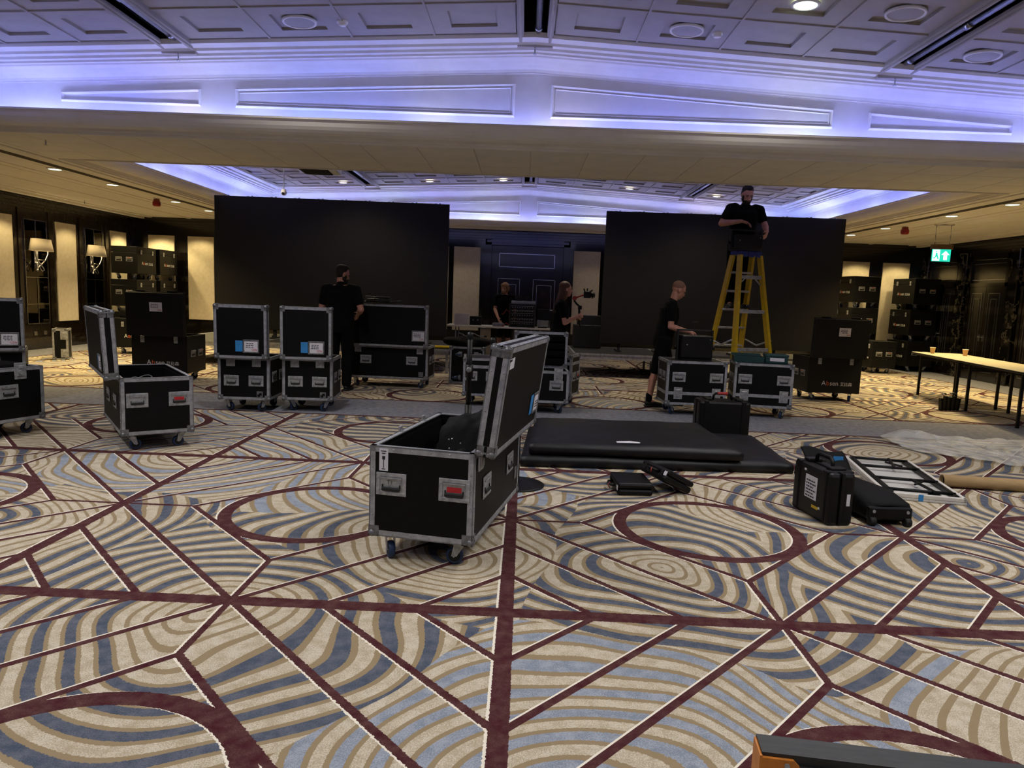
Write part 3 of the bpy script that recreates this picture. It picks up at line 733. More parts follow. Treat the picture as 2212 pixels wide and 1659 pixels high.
def case_label(lid, x, y, z, rot, wd=.17, ht=.12, framed=True, tape=-1, word=None):
    """paper card in a metal frame on the outer face of a lid (plane +z)"""
    k = obj('label_card', MB().bx(-wd/2, wd/2, -ht/2, ht/2, 0, .003), m_paper, lid, (x, y, z+.001), (0, 0, rot), 'white printed paper card')
    if framed:
        g = MB(); b = .016
        for q in ((-wd/2-b, wd/2+b, ht/2, ht/2+b), (-wd/2-b, wd/2+b, -ht/2-b, -ht/2), (-wd/2-b, -wd/2, -ht/2, ht/2), (wd/2, wd/2+b, -ht/2, ht/2)): g.rb(q[0], q[1], q[2], q[3], 0, .007, .003)
        obj('label_frame', g, m_ball, lid, (x, y, z+.001), (0, 0, rot))
    o = Matrix.Rotation(rot, 4, 'Z') @ Vector((-wd/2+.008, ht/2-.034, 0))
    if word: obj('lettering', text_mesh(word, .034), m_redink, lid, (x+o.x, y+o.y, z+.0045), (0, 0, rot))
    o = Matrix.Rotation(rot, 4, 'Z') @ Vector((0.02, -.012, 0))
    scribble(lid, x+o.x, y+o.y, z+.0045, wd*.62, ht*.5, 3, m_ink, (0, 0, rot))
    if tape:
        o = Matrix.Rotation(rot, 4, 'Z') @ Vector((tape*(wd/2+.06), 0, 0))
        obj('tape_patch', MB().bx(-.04, .04, -.062, .062, 0, .0015), m_tape, lid, (x+o.x, y+o.y, z+.001), (0, 0, rot), 'bright blue tape')
def rivets(par, x0, x1, y0, y1, z0, z1):
    g = MB()
    def row(p, q, nrm, n):
        p = Vector(p); q = Vector(q); nrm = Vector(nrm)
        for i in range(n):
            c = p.lerp(q, (i+.5)/n); g.cyl(c, c+nrm*.0035, .0055, .003, n=6)
    for zz in (z0+.014, z1-.014):
        row((x0+.08, y0-.0025, zz), (x1-.08, y0-.0025, zz), (0, -1, 0), 4)
        row((x1+.0025, y0+.08, zz), (x1+.0025, y1-.08, zz), (1, 0, 0), 8); row((x0-.0025, y0+.08, zz), (x0-.0025, y1-.08, zz), (-1, 0, 0), 8)
    for xx in (x0+.014, x1-.014): row((xx, y0-.0025, z0+.07), (xx, y0-.0025, z1-.07), (0, -1, 0), 4)
    for xx, n_ in ((x1+.0025, 1), (x0-.0025, -1)): row((xx, y0+.014, z0+.07), (xx, y0+.014, z1-.07), (n_, 0, 0), 4)
    o = obj('rivets', g, m_steel, par); o['kind'] = 'stuff'; return o
def fcase(label, FL, deg, w, d, z0=.14, h=.49, lid=None, ang=95, lh=.1, hand=(), latch=(), catch=(), wheels=True, riv=False, seam=None, lab=None, open_=True, group='flight cases', name='flight_case'):
    a = R(deg); ux = Vector((math.cos(a), math.sin(a))); uy = Vector((-math.sin(a), math.cos(a)))
    c = Vector(FL)+ux*w/2+uy*d/2
    t = thing(name, label, 'flight case', (c.x, c.y, 0), a, group)
    X0, X1, Y0, Y1, z1 = -w/2, w/2, -d/2, d/2, z0+h
    if open_ and lid:
        obj('body', shell(X0, X1, Y0, Y1, z0, z1), m_lam, t)
        g = MB(); q = .022; f_ = .02
        g.bx(X0+q, X1-q, Y0+q, Y0+q+f_, z0+q, z1-.03).bx(X0+q, X1-q, Y1-q-f_, Y1-q, z0+q, z1-.03).bx(X0+q, X0+q+f_, Y0+q+f_, Y1-q-f_, z0+q, z1-.03).bx(X1-q-f_, X1-q, Y0+q+f_, Y1-q-f_, z0+q, z1-.03).bx(X0+q+f_, X1-q-f_, Y0+q+f_, Y1-q-f_, z0+q, z0+.1)
        obj('foam_lining', g, m_foam, t)
    else: obj('body', MB().bx(X0, X1, Y0, Y1, z0, z1), m_lam, t)
    edges(t, X0, X1, Y0, Y1, z0, z1)
    corners(t, X0, X1, Y0, Y1, z0, z1, tops=not (open_ and lid))
    if seam: obj('seam_profile', MB().bx(X0-.004, X1+.004, Y0-.004, Y1+.004, seam-.02, seam+.02), m_alu, t)
    if wheels: casters(t, w, d, z0)
    for hh in hand: put_handle(t, hh[0], hh[1], hh[2], w, d, m_redtag if len(hh) > 3 else None)
    for f_, u, z in latch: on_face(t, 'latch', _mesh('latch', latch_mesh), m_steel, f_, u, z, w, d, None, .003)
    for f_, u, z in catch: on_face(t, 'catch_plate', _mesh('catch_plate', catch_mesh), m_steel, f_, u, z, w, d, None, .002)
    if riv: rivets(t, X0, X1, Y0, Y1, z0, z1)
    L = None
    if lid:
        hp = {'F': (0, Y0, z1), 'B': (0, Y1, z1), 'R': (X1, 0, z1), 'L': (X0, 0, z1)}[lid]
        rt = {'F': (R(ang), 0, 0), 'B': (R(-ang), 0, 0), 'R': (0, R(ang), 0), 'L': (0, R(-ang), 0)}[lid]
        x0, x1, y0, y1 = {'F': (X0, X1, 0, d), 'B': (X0, X1, -d, 0), 'R': (-w, 0, Y0, Y1), 'L': (0, w, Y0, Y1)}[lid]
        L = obj('lid', shell(x0, x1, y0, y1, 0.006, lh, open_top=False), m_lam, t, hp, rt)
        edges(L, x0, x1, y0, y1, 0.006, lh); corners(L, x0, x1, y0, y1, 0.006, lh)
        obj('lid_foam', MB().bx(x0+.022, x1-.022, y0+.022, y1-.022, .02, lh-.022), m_foam, L)
        if riv: rivets(L, x0, x1, y0, y1, 0.006, lh)
    return t, L

HF = lambda w, z: (('F', -w*.24, z), ('F', w*.24, z))
# A: open case in the foreground, long lid raised on its right side
tA, LA = fcase('large open flight case in the foreground with its lid raised to the right', (-.79, 3.70), -11.5, .575, 1.14, .14, .49, 'R', 97, .1,
               hand=(('F', -.165, .43), ('F', .185, .43, 1), ('R', -.3, .40), ('R', .28, .40)), riv=True)
# butterfly latch plates on the hinge side, paper strip on the front
obj('paper_strip', MB().bx(-.235, -.185, -.5745, -.5725, .5, .62), m_paper, tA, label='white paper strip with a handwritten arrow')
obj('handwriting', MB().bx(-.212, -.208, -.5755, -.5745, .515, .565).prism([(-.218, -.5755+.0), (-.202, -.5755), (-.21, -.5755)], .565, .58, 'z').bx(-.22, -.2, -.5755, -.5745, .508, .512).bx(-.226, -.196, -.5755, -.5745, .604, .609).bx(-.22, -.2, -.5755, -.5745, .592, .597), m_ink, tA)
arr = MB().prism([(-.219, .562), (-.201, .562), (-.21, .58)], -.5757, -.5745, 'y'); obj('arrow_mark', arr, m_ink, tA)
case_label(LA, -.16, .43, .1025, R(90), .14, .1, tape=-1)
obj('paper_note', MB().bx(-.05, .05, -.028, .028, 0, .001), m_paper, LA, (-.49, -.485, .103), (0, 0, R(92)), 'small white note')
obj('lid_lettering', text_mesh('PANEL', .018), m_ink, LA, (-.515, -.5, .1045), (0, 0, R(-88)))
on_face(tA, 'hinge_plate', _mesh('catch_plate', catch_mesh), m_steel, 'R', -.47, .575, .575, 1.14, None, .003)
on_face(tA, 'hinge_plate', _mesh('catch_plate', catch_mesh), m_steel, 'R', .47, .575, .575, 1.14, None, .003)
obj('number_plate', MB().bx(.29, .291, .44, .5, .25, .33), m_ball, tA)
obj('handle_marking', text_mesh('T1', .03), m_ball, tA, (-.19, -.577, .43), (R(90), 0, 0))
for k in (-.15, .25): obj('rim_pin', MB().rb(-.29, -.275, k-.02, k+.02, .62, .665, .004), m_steel, tA)
# B
tB, LB = fcase('open flight case at left with its tall lid raised on the left side', (-3.37, 5.86), 37, .57, 1.14, .14, .49, 'L', 93, .11,
               hand=(('F', -.16, .44), ('F', .17, .44, 1), ('L', -.2, .4), ('L', .25, .4)), riv=True)
case_label(LB, .13, -.38, .1125, R(-90), .15, .11, tape=-1)
obj('cable_loop', MB().tube([(-.02+.09*math.cos(q), .1+.09*math.sin(q), .55+.02*math.sin(q*2)) for q in [2*math.pi*i/16 for i in range(16)]], .004, 6, True), M('grey_cable', '8a8a8c', None, .5), tB)
# C2 and C1 at the left edge of the picture
tC2, LC2 = fcase('flight case cut by the left frame edge with black packing showing on top', (-4.875, 5.46), 70.6, 1.15, .57, .14, .49, 'B', 100, .1,
               hand=(('F', .25, .42), ('F', -.3, .42)), latch=(('F', .36, .6),), riv=False)
obj('packing_block', MB().rb(-.5, .5, -.22, .2, .45, .66, .03), m_foam, tC2)
tC1, LC1 = fcase('open flight case behind the one cut by the left frame edge, lid upright', (-6.128, 7.64), 33, .57, .58, .14, .49, 'F', 92, .1, hand=HF(.57, .42))
case_label(LC1, .15, .13, .1025, R(180), .15, .12, tape=1, word='RED')
# D1, D2: matching pair left of the man seen from behind
for nm, FL, deg, wd in (('left', (-3.49, 8.05), 3, .585), ('right', (-2.79, 8.18), 5.5, .575)):
    t, L = fcase('%s of two matching square flight cases with upright lids and blue tape' % nm, FL, deg, wd, .6, .14, .49, 'F', 91.5, .1,
                 hand=HF(wd, .36)+(('R', -.12, .4), ('R', .16, .4)), catch=(('F', -wd*.25, .575), ('F', wd*.25, .575)))
    case_label(L, .12, .14, .1025, R(180), .15, .12, tape=1, word='RED')
    on_face(t, 'logo_plate', MB().rb(-.035, .035, -.003, 0, -.04, .04, .001), m_ball, 'F', wd*.31, .2, wd, .6)
    on_face(t, 'logo_mark', MB().prism([(-.025, -.02), (0, -.025), (.01, 0), (.025, -.01), (.02, .025), (-.005, .02), (-.015, 0), (-.028, .015)], -.005, -.003, 'y'), m_lam, 'F', wd*.31, .2, wd, .6)
# E: long case at the man's right hand
tE, LE = fcase('long low flight case with upright lid and a coiled cable on top', (-2.62, 10.64), -2, 1.2, .62, .14, .49, 'F', 90, .1,
               hand=(('F', -.34, .42), ('F', .36, .42), ('R', -.1, .42), ('R', .18, .42)), catch=(('F', -.46, .575), ('F', .48, .575)))
case_label(LE, .47, .17, .1025, R(180), .17, .13, tape=0, word='RED')
on_face(tE, 'logo_plate', MB().rb(-.035, .035, -.003, 0, -.035, .035, .001), m_ball, 'F', .5, .22, 1.2, .62)
# F: case lying on its side, castors towards the camera
tF = thing('flight_case', 'flight case lying on its side with castors facing the camera, behind the foreground lid', 'flight case', (-.9, 11.72, 0), 0, 'flight cases')
obj('body', MB().bx(-.28, .28, -.26, .26, .0, .6), m_lam, tF); edges(tF, -.28, .28, -.26, .26, 0, .6); corners(tF, -.28, .28, -.26, .26, 0, .6)
for sx in (-.12, .16):
    for z in (.1, .48):
        c = obj('castor', _mesh('castor', caster_mesh), m_steel, tF, (sx, -.262, z), (R(-90), 0, random.uniform(-1, 1)))
        obj('wheel', _mesh('wheel', wheel_mesh), m_bluew, c, (.03, 0, -.092)); obj('wheel_hub', _mesh('wheel_hub', hub_mesh), m_rub, c, (.03, 0, -.092))
# G: closed case with bright top
tG, _ = fcase('closed flight case with aluminium top edge partly hidden by the foreground lid', (-.76, 9.13), 4, .6, .55, .14, .49, None, hand=(('F', -.2, .4), ('F', .08, .4, 1)), seam=.52, open_=False)
# I: open case with foam-lined lid upright behind it
tI, LI = fcase('open flight case whose foam-lined lid stands up behind it, in front of the woman', (-.1, 8.76), 1, .69, .46, .14, .4, 'B', 92, .14,
               hand=(('F', .19, .36),), latch=(('F', .21, .5),))
for k in range(4): obj('foam_block', MB().rb(-.3, .3, -.42+k*.1, -.34+k*.1, -.05, .05, .02), m_foam, LI)
# J: closed case half behind I
tJ, _ = fcase('tall closed flight case standing behind the open foam-lined one', (.112, 9.609), -19, .58, .42, .14, .55, None, hand=(('R', -.09, .4), ('R', .13, .4, 1)), seam=.58, open_=False)
# K1, K2: pair at right carrying a lamp and tool boxes
for nm, FL, deg, wd, dp in (('left', (1.86, 9.08), 1, .77, .55), ('right', (2.755, 9.19), -8.5, .73, .5)):
    t, _ = fcase('%s of the two flight cases with latches near the bottom, right of centre' % nm, FL, deg, wd, dp, .14, .565, None,
                 hand=(('F', -.23, .5), ('F', .25, .5), ('L', -.1, .5), ('L', .12, .5)), latch=(('F', -.23, .29), ('F', .26, .29)), seam=.29, open_=False)
# small upright case by the left wall
fcase('small upright flight case with bright edges standing by the left wall', (-8.36, 12.46), 24, .24, .34, .0, .55, None, latch=(('F', .06, .44), ('F', .06, .12)), wheels=False, open_=False)

# ------------------------------------------------------------------ big black screen crates
m_crate = M('black_crate_board', '070708', '0b0b0c', 0.5, scale=30, bump=0.1, bscale=500, spec=0.3)
m_orange = M('handle_orange_tag', 'b8532a', None, .6)
def logo(par, x, y, z, s, rot, mirror=False):
    g = obj('logo_lettering', text_mesh('A', .1*s), m_logo, par, (x, y, z), rot)
    def off(dx):
        v = Vector((dx, 0, 0)); v.rotate(Euler(rot)); return (x+v.x, y+v.y, z+v.z)
    wd = lambda me: max(v.co.x for v in me.vertices)
    xx = wd(text_mesh('A', .1*s))+.006*s
    obj('logo_lettering', text_mesh('b', .1*s), m_logoo, par, off(xx), rot, 'orange letter'); xx += wd(text_mesh('b', .1*s))+.008*s
    obj('logo_lettering', text_mesh('sen', .1*s), m_logo, par, off(xx), rot); xx += wd(text_mesh('sen', .1*s))+.03*s
    obj('logo_lettering', text_mesh('艾比森', .062*s), m_logo, par, off(xx), rot)
def crate_handle(par, w, d, face, u, z, tagged):
    h = on_face(par, 'handle', _mesh('crate_handle', lambda: MB().rb(-.075, .075, -.006, 0, -.05, .05, .003).bx(-.06, .06, -.008, -.004, -.03, .03).rb(-.065, .065, -.022, -.006, .025, .045, .006)), m_steel, face, u, z, w, d, None, .0)
    obj('grip', _mesh('crate_grip', lambda: MB().rb(-.055, .055, -.012, -.004, -.036, -.002, .004)), m_grip, h)
    if tagged: obj('handle_tag', _mesh('crate_tag', lambda: MB().bx(-.03, .03, -.0235, -.021, .028, .042)), m_orange, h)
def crate(label, c, deg, w, d, z0=.13, h=.61, logo_face='F', hand=('L', 'R'), lidopen=None, z_base=0.0, wheels=True):
    t = thing('screen_crate', label, 'crate', (c[0], c[1], z_base), R(deg), 'large black crates')
    X0, X1, Y0, Y1, z1 = -w/2, w/2, -d/2, d/2, z0+h
    if lidopen: obj('body', shell(X0, X1, Y0, Y1, z0, z1, .03), m_crate, t)
    else:
        obj('body', MB().rb(X0, X1, Y0, Y1, z0, z1-.14, .006), m_crate, t)
        obj('lid', MB().rb(X0, X1, Y0, Y1, z1-.136, z1, .006), m_crate, t)
    for sx in (-1, 1):
        on_face(t, 'latch', _mesh('crate_latch', lambda: MB().rb(-.03, .03, -.012, 0, -.05, .05, .006).rb(-.022, .022, -.018, -.01, 0, .045, .004)), m_steel if lidopen else m_ball, logo_face, sx*(w if logo_face in 'FB' else d)*.3, z1-.12 if not lidopen else z1-.06, w, d)
    if wheels: casters(t, w, d, z0, .1)
    for f_ in hand:
        u = (d if f_ in 'LR' else w)*.2
        crate_handle(t, w, d, f_, -u, z0+h*.52, False); crate_handle(t, w, d, f_, u, z0+h*.52, True)
    fw = w if logo_face in 'FB' else d
    lw = fw*.54; s = lw/.44
    a = FACE[logo_face]; b = Vector((-lw/2+(.03 if lidopen else .0), -(d if logo_face in 'FB' else w)/2-.002, z0+(.12 if lidopen else h*.34))); b.rotate(Euler((0, 0, a)))
    logo(t, b.x, b.y, b.z, s, (R(90), 0, a))
    if lidopen:
        ang = lidopen
        L = obj('lid', shell(X0, X1, 0, d, .004, .12, .02, False), m_crate, t, (0, Y0, z1), (R(ang), 0, 0))
        obj('lid_lip', MB().bx(X0-.01, X1+.01, d, d+.012, .0, .03).bx(X0+w*.14, X0+w*.3, d, d+.03, .0, .03).bx(X1-w*.3, X1-w*.14, d, d+.03, 0, .03), m_crate, L)
        case_label(L, .03, d*.68, .121, R(180), .18, .13, framed=False, tape=0, word='RED')
    return t
crate('open black crate with upright lid, behind the open flight case at left', (-5.31, 10.57), 1, .81, .62, .13, .55, 'F', ('R',), 93)
crate('open black crate with tilted lid, right of the pair of flight cases', (4.87, 11.42), 3, .84, .6, .13, .56, 'F', ('L',), 93)
crate('black crate behind the raised lid at left, logo partly hidden', (-7.72, 14.3), 2, .84, .6, .13, .58, 'F', ('R',))
for k, z in enumerate((0, .745, 1.49)):
    lv = ('bottom', 'middle', 'top')[k]
    crate('%s black crate of the front stack at left below the wall lamps' % lv, (-9.15+(.02, -.01, 0)[k], 16.63), (1, 0, 1)[k], .6, .86, .13, .61, 'R', ('F',), None, z)
    crate('%s black crate of the rear stack at left against the back wall' % lv, (-9.13, 17.62), 0, .6, .86, .13, .61, 'R', ('F',), None, z)
    crate('%s black crate of the stack at right nearest the doors' % lv, (9.5+(.0, .0, .02)[k], 17.62), (6, 5, 7)[k], .66, .82, .13, .61, 'L', ('F',), None, z)
    if k: crate('%s black crate of the stack beside the right screen' % lv, (8.1, 17.6), 4, .66, .82, .13, .61, 'L', ('F',), None, z)
crate('bottom black crate of the stack beside the right screen', (8.1, 17.6), 4, .66, .82, .13, .61, 'L', ('F',))
crate('single black crate standing in front of the stack beside the right screen', (8.26, 16.68), 3, .58, .6, .13, .61, 'L', ('F',))
# ------------------------------------------------------------------ LED walls and stage
m_led_face = M('led_screen_face', '110f0f', '131111', 0.6, scale=2, spec=0.3)
m_yellow = M('yellow_fibreglass', 'c9a80e', 'b6960b', 0.45, scale=20)
m_deck = M('dark_stage_board', '1b1c18', '232420', 0.7, scale=30)
m_cable = M('black_cable', '08080a', '0d0d0f', 0.5)
m_plastic_blk = M('black_polymer', '060607', '09090a', 0.45, scale=40, bump=.05, bscale=500, spec=.3)
m_nylon = M('black_nylon', '040405', '070708', 0.75, scale=12, bump=.3, bscale=25, spec=.2)
m_wtable = M('white_plastic_table', 'd4d0c8', 'c6c2ba', 0.5, scale=20)
def led_wall(label, xa, ya, xb, yb, z0, z1):
    L = math.hypot(xb-xa, yb-ya); a = math.atan2(yb-ya, xb-xa)
    t = thing('led_wall', label, 'LED screen', ((xa+xb)/2, (ya+yb)/2, .44), a, 'black LED walls'); z0 -= .44; z1 -= .44
    obj('display_face', MB().rb(-L/2, L/2, -.02, .0, z0, z1, .004), m_led_face, t)
    obj('cabinet_backs', MB().bx(-L/2+.005, L/2-.005, .001, .07, z0+.005, z1-.005), m_black, t)
    n = 10
    for i in range(n):
        x = -L/2+L*(i+.5)/n
        obj('top_bracket', _mesh('led_bracket', lambda: MB().bx(-.06, -.02, .01, .05, 0, .012).bx(.02, .05, .01, .05, 0, .02)), m_steel, t, (x, 0, z1))
    for i in range(6):
        x = -L/2+L*(i+.5)/6
        obj('ground_foot', _mesh(('led_foot', z0), lambda: MB().bx(-.04, .04, -.12, .5, 0, .03).bx(-.025, .025, .02, .07, .03, z0+.02).cyl((0, -.09, .03), (0, -.09, .07), .012, n=8).bx(-.02, .02, .08, .12, .03, 1.6)), m_black, t, (x, 0, 0))
    return t
led_wall('large black LED wall at left behind the standing man', -5.98, 13.74, -1.505, 13.84, .613, 3.13)
led_wall('large black LED wall at right behind the ladder', 1.505, 14.0, 6.04, 13.89, .595, 3.14)
def deck(label, x0, x1, y0, y1, z=.44):
    t = thing('stage_deck', label, 'stage deck', ((x0+x1)/2, (y0+y1)/2, 0), 0, 'stage decks'); a, b = (x1-x0)/2, (y1-y0)/2
    obj('deck_board', MB().bx(-a+.02, a-.02, -b+.02, b-.02, z-.03, z), m_deck, t)
    obj('deck_frame', MB().bx(-a, a, -b, -b+.03, z-.1, z+.002).bx(-a, a, b-.03, b, z-.1, z+.002).bx(-a, -a+.03, -b, b, z-.1, z+.002).bx(a-.03, a, -b, b, z-.1, z+.002).bx(-a-.004, a+.004, -b-.008, -b, z-.03, z+.004), m_alu, t)
    for sx in (-1, 1):
        for sy in (-1, 1): obj('leg', _mesh(('deck_leg', z), lambda: MB().rb(-.025, .025, -.025, .025, 0, z-.03, .004)), m_alu, t, (sx*(a-.07), sy*(b-.08), 0))
nmx = ('innermost', 'middle', 'outermost')
for k in range(3):
    deck('stage deck under the right LED wall, %s of three' % nmx[k], .95+k*1.72, 2.66+k*1.72, 13.2, 15.2)
    deck('stage deck under the left LED wall, %s of three' % nmx[k], -1.3-k*1.76-1.75, -1.3-k*1.76, 12.75, 15.1)
tag(obj('cable_ramp', MB().rb(-2.9, -1.35, 12.95, 13.1, .445, .49, .015), m_yellow), 'yellow bar lying on the left stage edge', 'bar')
t = thing('equipment_cabinet', 'black equipment box standing at the left end of the right stage', 'equipment box', (1.32, 14.88, .446), 0)
obj('body', MB().rb(-.28, .28, -.25, .25, .0, .46, .01), m_black, t); obj('upper_box', MB().rb(-.2, .29, -.2, .25, .463, .66, .01), m_black, t)
obj('edge_line', MB().bx(-.285, .285, -.255, -.25, .455, .47), m_ball, t)
# loose cables on and under the stage
for k, (x0, y0, l) in enumerate((( 2.2, 14.0, 'under the middle of the right stage'), (1.5, 13.9, 'under the left end of the right stage'), (-1.6, 13.3, 'hanging under the left stage edge'))):
    rnd = random.Random(k)
    p = [(x0+rnd.uniform(-.3, .3)+i*.09, y0+rnd.uniform(-.2, .2), .012+.25*abs(math.sin(i*.8))*(1 if k != 1 else .5)) for i in range(14)]
    tag(obj('loose_cable', MB().tube(p, .009, 6), m_cable), 'tangled black cable '+l, 'cable', 'loose cables')

# ------------------------------------------------------------------ control table at the back
t = thing('trestle_table', 'long white folding table between the two LED walls', 'table', (-.57, 16.25, 0), R(-1.5))
obj('table_top', MB().rb(-1.17, 1.17, -.36, .36, .715, .755, .012), m_wtable, t)
for sx in (-1, 1):
    obj('leg', MB().tube([(sx*.95, -.28, .71), (sx*.95, -.3, .02), (sx*.95, .3, .02), (sx*.95, .28, .71)], .014, 8).cyl((sx*.95, -.29, .3), (sx*.95, .29, .3), .01, n=8), m_ball, t)
obj('joint_strip', MB().bx(-.02, .02, -.362, .362, .71, .757), m_wtable, t)
t = thing('equipment_rack', 'black rack of mixing gear with silver knobs on the white table', 'rack', (-.05, 16.15, .756), R(2))
obj('rack_frame', MB().bx(-.29, -.26, -.2, .2, 0, .52).bx(.26, .29, -.2, .2, 0, .52).bx(-.29, .29, -.2, .2, .5, .52).bx(-.29, .29, -.2, .2, 0, .02), m_black, t)
for k, (z0, z1) in enumerate(((.03, .13), (.15, .2), (.22, .32), (.34, .38), (.4, .48))):
    u = obj('rack_unit', MB().rb(-.26, .26, -.19, .18, z0, z1, .004), m_plastic_blk, t)
    g = MB()
    for i in range(9):
        g.cyl((-.22+i*.055, -.19, (z0+z1)/2), (-.22+i*.055, -.205, (z0+z1)/2), .009, n=7)
    g.bx(-.25, .25, -.194, -.19, z1-.012, z1-.006)
    obj('control_knobs', g, m_steel, u)
obj('cable_loop', MB().tube([(-.2+.06*i, -.22-.03*math.sin(i), .05+.03*math.sin(i*2)) for i in range(9)], .006, 6), m_cable, t)
m_redc = M('red_cable', 'a02020', None, .5)
for k in range(2):
    tag(obj('patch_cable', MB().tube([(-.32, 15.93, .8+.28*k), (-.4, 15.9, .84+.3*k), (-.46, 15.9, .78+.27*k), (-.5, 15.92, .77+.26*k)], .008, 6), m_redc), ('red patch cable low at the left of the gear rack', 'red patch cable high at the left of the gear rack')[k], 'cable', 'red patch cables')
t = thing('mixing_console', 'small grey mixer with gear stacked on top of the black rack', 'mixer', (-.03, 16.12, 1.278), 0)
obj('body', MB().prism([(-.18, 0), (.18, 0), (.18, .07), (-.18, .025)], -.27, .27, 'x'), m_ball, t)
obj('screen', MB().bx(-.2, -.02, .14, .16, .05, .17).bx(.02, .2, .14, .16, .05, .17), m_black, t)
obj('faders', MB().bx(-.2, .2, -.1, .0, .04, .055), m_steel, t)
t = thing('laptop', 'open silver laptop at the left end of the white table', 'laptop', (-1.42, 16.2, .756), R(6))
obj('keyboard_base', MB().rb(-.17, .17, -.12, .12, 0, .02, .005), m_wtable, t)
obj('screen_lid', MB().rb(-.17, .17, -.005, .005, 0, .24, .004), m_wtable, t, (0, -.115, .02), (R(10), 0, 0))
t = thing('monitor', 'black monitor facing away on the right end of the white table', 'monitor', (.48, 16.27, .756), R(-4))
obj('back_cover', MB().rb(-.19, .19, -.03, .01, .16, .42, .015), m_plastic_blk, t); obj('stand', MB().bx(-.03, .03, 0, .03, .02, .2).rb(-.12, .12, -.08, .1, 0, .02, .006), m_plastic_blk, t)
obj('badge', MB().bx(.1, .16, -.033, -.03, .39, .41), m_paper, t)
t = thing('tilted_tablet', 'tilted grey tablet on a stand below the black monitor', 'tablet', (.42, 16.0, .757), R(-3))
obj('stand', MB().bx(-.1, .1, -.02, .1, 0, .02), m_plastic_blk, t); obj('screen_slab', MB().rb(-.13, .13, -.01, .01, 0, .18, .004), m_ball, t, (0, 0, .02), (R(-35), 0, 0))
t = thing('equipment_box', 'black gear box beside the laptop on the white table', 'gear box', (-1.1, 16.25, .756), 0)
obj('body', MB().rb(-.13, .13, -.12, .12, 0, .2, .008), m_plastic_blk, t); obj('knob', MB().cyl((-.05, -.12, .12), (-.05, -.135, .12), .02, n=10).cyl((.05, -.12, .12), (.05, -.135, .12), .02, n=10), m_ball, t)
t = thing('control_panel', 'small grey control box under the bearded man\'s hand', 'control box', (-.58, 16.05, .756), R(4))
obj('body', MB().rb(-.13, .13, -.1, .1, 0, .07, .006), m_ball, t); obj('button_row', MB().bx(-.1, .1, -.07, .06, .07, .078), m_steel, t)
t = thing('flip_case', 'tan upright box standing on the floor under the white table', 'box', (-.86, 16.1, 0), R(3))
obj('body', MB().rb(-.12, .12, -.15, .15, 0, .7, .01), M('tan_board', '8d8069', '7c705b', .7), t); obj('handle_slot', MB().bx(-.03, .03, -.155, -.15, .5, .54), m_black, t)

# ------------------------------------------------------------------ things on and around the flight cases
def coil(name, label, loc, r, n, thick, cat='cable', tilt=0, mat=None, sx=1.0):
    rnd = random.Random(len(label)); p = []
    for i in range(n*20):
        a = 2*math.pi*i/20; rr = r*(1+.12*math.sin(a*.37+i*.01))
        p.append((sx*rr*math.cos(a)+rnd.uniform(-.004, .004), rr*.75*math.sin(a), thick*1.2*(1+.9*math.sin(i*.13))+thick*(i/20)*.9))
    o = obj(name, MB().tube(p, thick, 6), mat or m_cable); o.location = loc; o.rotation_euler = (tilt, 0, 0)
    return tag(o, label, cat)
coil('coiled_cable', 'coiled black cable draped over the upright lid of the long case', (-2.17, 10.6, 1.262), .17, 6, .013)
p = [(-2.6, 10.5, 1.16), (-2.5, 10.49, 1.23), (-2.42, 10.5, 1.27), (-2.3, 10.55, 1.29), (-2.2, 10.58, 1.28), (-2.05, 10.55, 1.275), (-1.95, 10.55, 1.29), (-1.88, 10.6, 1.3)]
tag(obj('cable_tail', MB().tube(p, .012, 6).rb(-1.9, -1.83, 10.58, 10.64, 1.275, 1.315, .01), m_cable), 'black cable end with plug lying across the long case lid', 'cable')
# cloth in the foreground case
def sheet(name, label, cat, mat, nx, ny, fn, thick=.004):
    g = MB(); vs = [fn(i/(nx-1), j/(ny-1)) for j in range(ny) for i in range(nx)]
    g.add(vs, [(j*nx+i, j*nx+i+1, (j+1)*nx+i+1, (j+1)*nx+i) for j in range(ny-1) for i in range(nx-1)], True)
    o = obj(name, g, mat); md = o.modifiers.new('thickness', 'SOLIDIFY'); md.thickness = thick; md.offset = 0
    return tag(o, label, cat)
def in_case(t, x, y, z):
    return tuple(Matrix.Rotation(t.rotation_euler.z, 4, 'Z') @ Vector((x, y, z))+Vector(t.location))
def hnoise(x, y, s=1.0):
    return (math.sin(x*7.1*s+y*3.3*s)+math.sin(x*3.7*s-y*8.9*s+1.3)+.6*math.sin(x*15*s+y*11*s+.5)+.4*math.sin(x*23*s-y*17*s))/3
def cloth_a(u, v):
    x = -.24+.48*u; y = -.5+1.0*v
    z = .42+.05*hnoise(x*2, y*2)+.06*v
    z += .12*math.exp(-(((x-.06)/.14)**2+((y-.3)/.22)**2))
    z -= .10*max(0, (abs(u-.5)-.42)/.08)
    return in_case(tA, x, y, max(z, .3))
sheet('cloth_cover', 'crumpled black fabric cover heaped inside the foreground flight case', 'fabric cover', m_nylon, 40, 60, cloth_a)
def flap_a(u, v):
    x = -.12+.36*u; y = .0+.42*v
    z = .625+.1*math.sin(v*math.pi*.8)+.03*hnoise(x*3, y*4)-.1*(1-u)**2-.22*max(0, .25-v)/.25*1.0
    return in_case(tA, x, y, z)
padded = sheet('padded_bag', 'black padded bag rising above the foreground case rim', 'bag', m_nylon, 24, 24, flap_a, .02)
g = MB()
for q in ((-.02, -.03, .58), (.0, -.03, .585), (-.01, -.05, .53), (.05, -.02, .56)): g.ell(in_case(tA, *q), (.006, .006, .006), 8, 6)
_st = obj('metal_studs', g, m_steel, padded, label='bright metal studs')
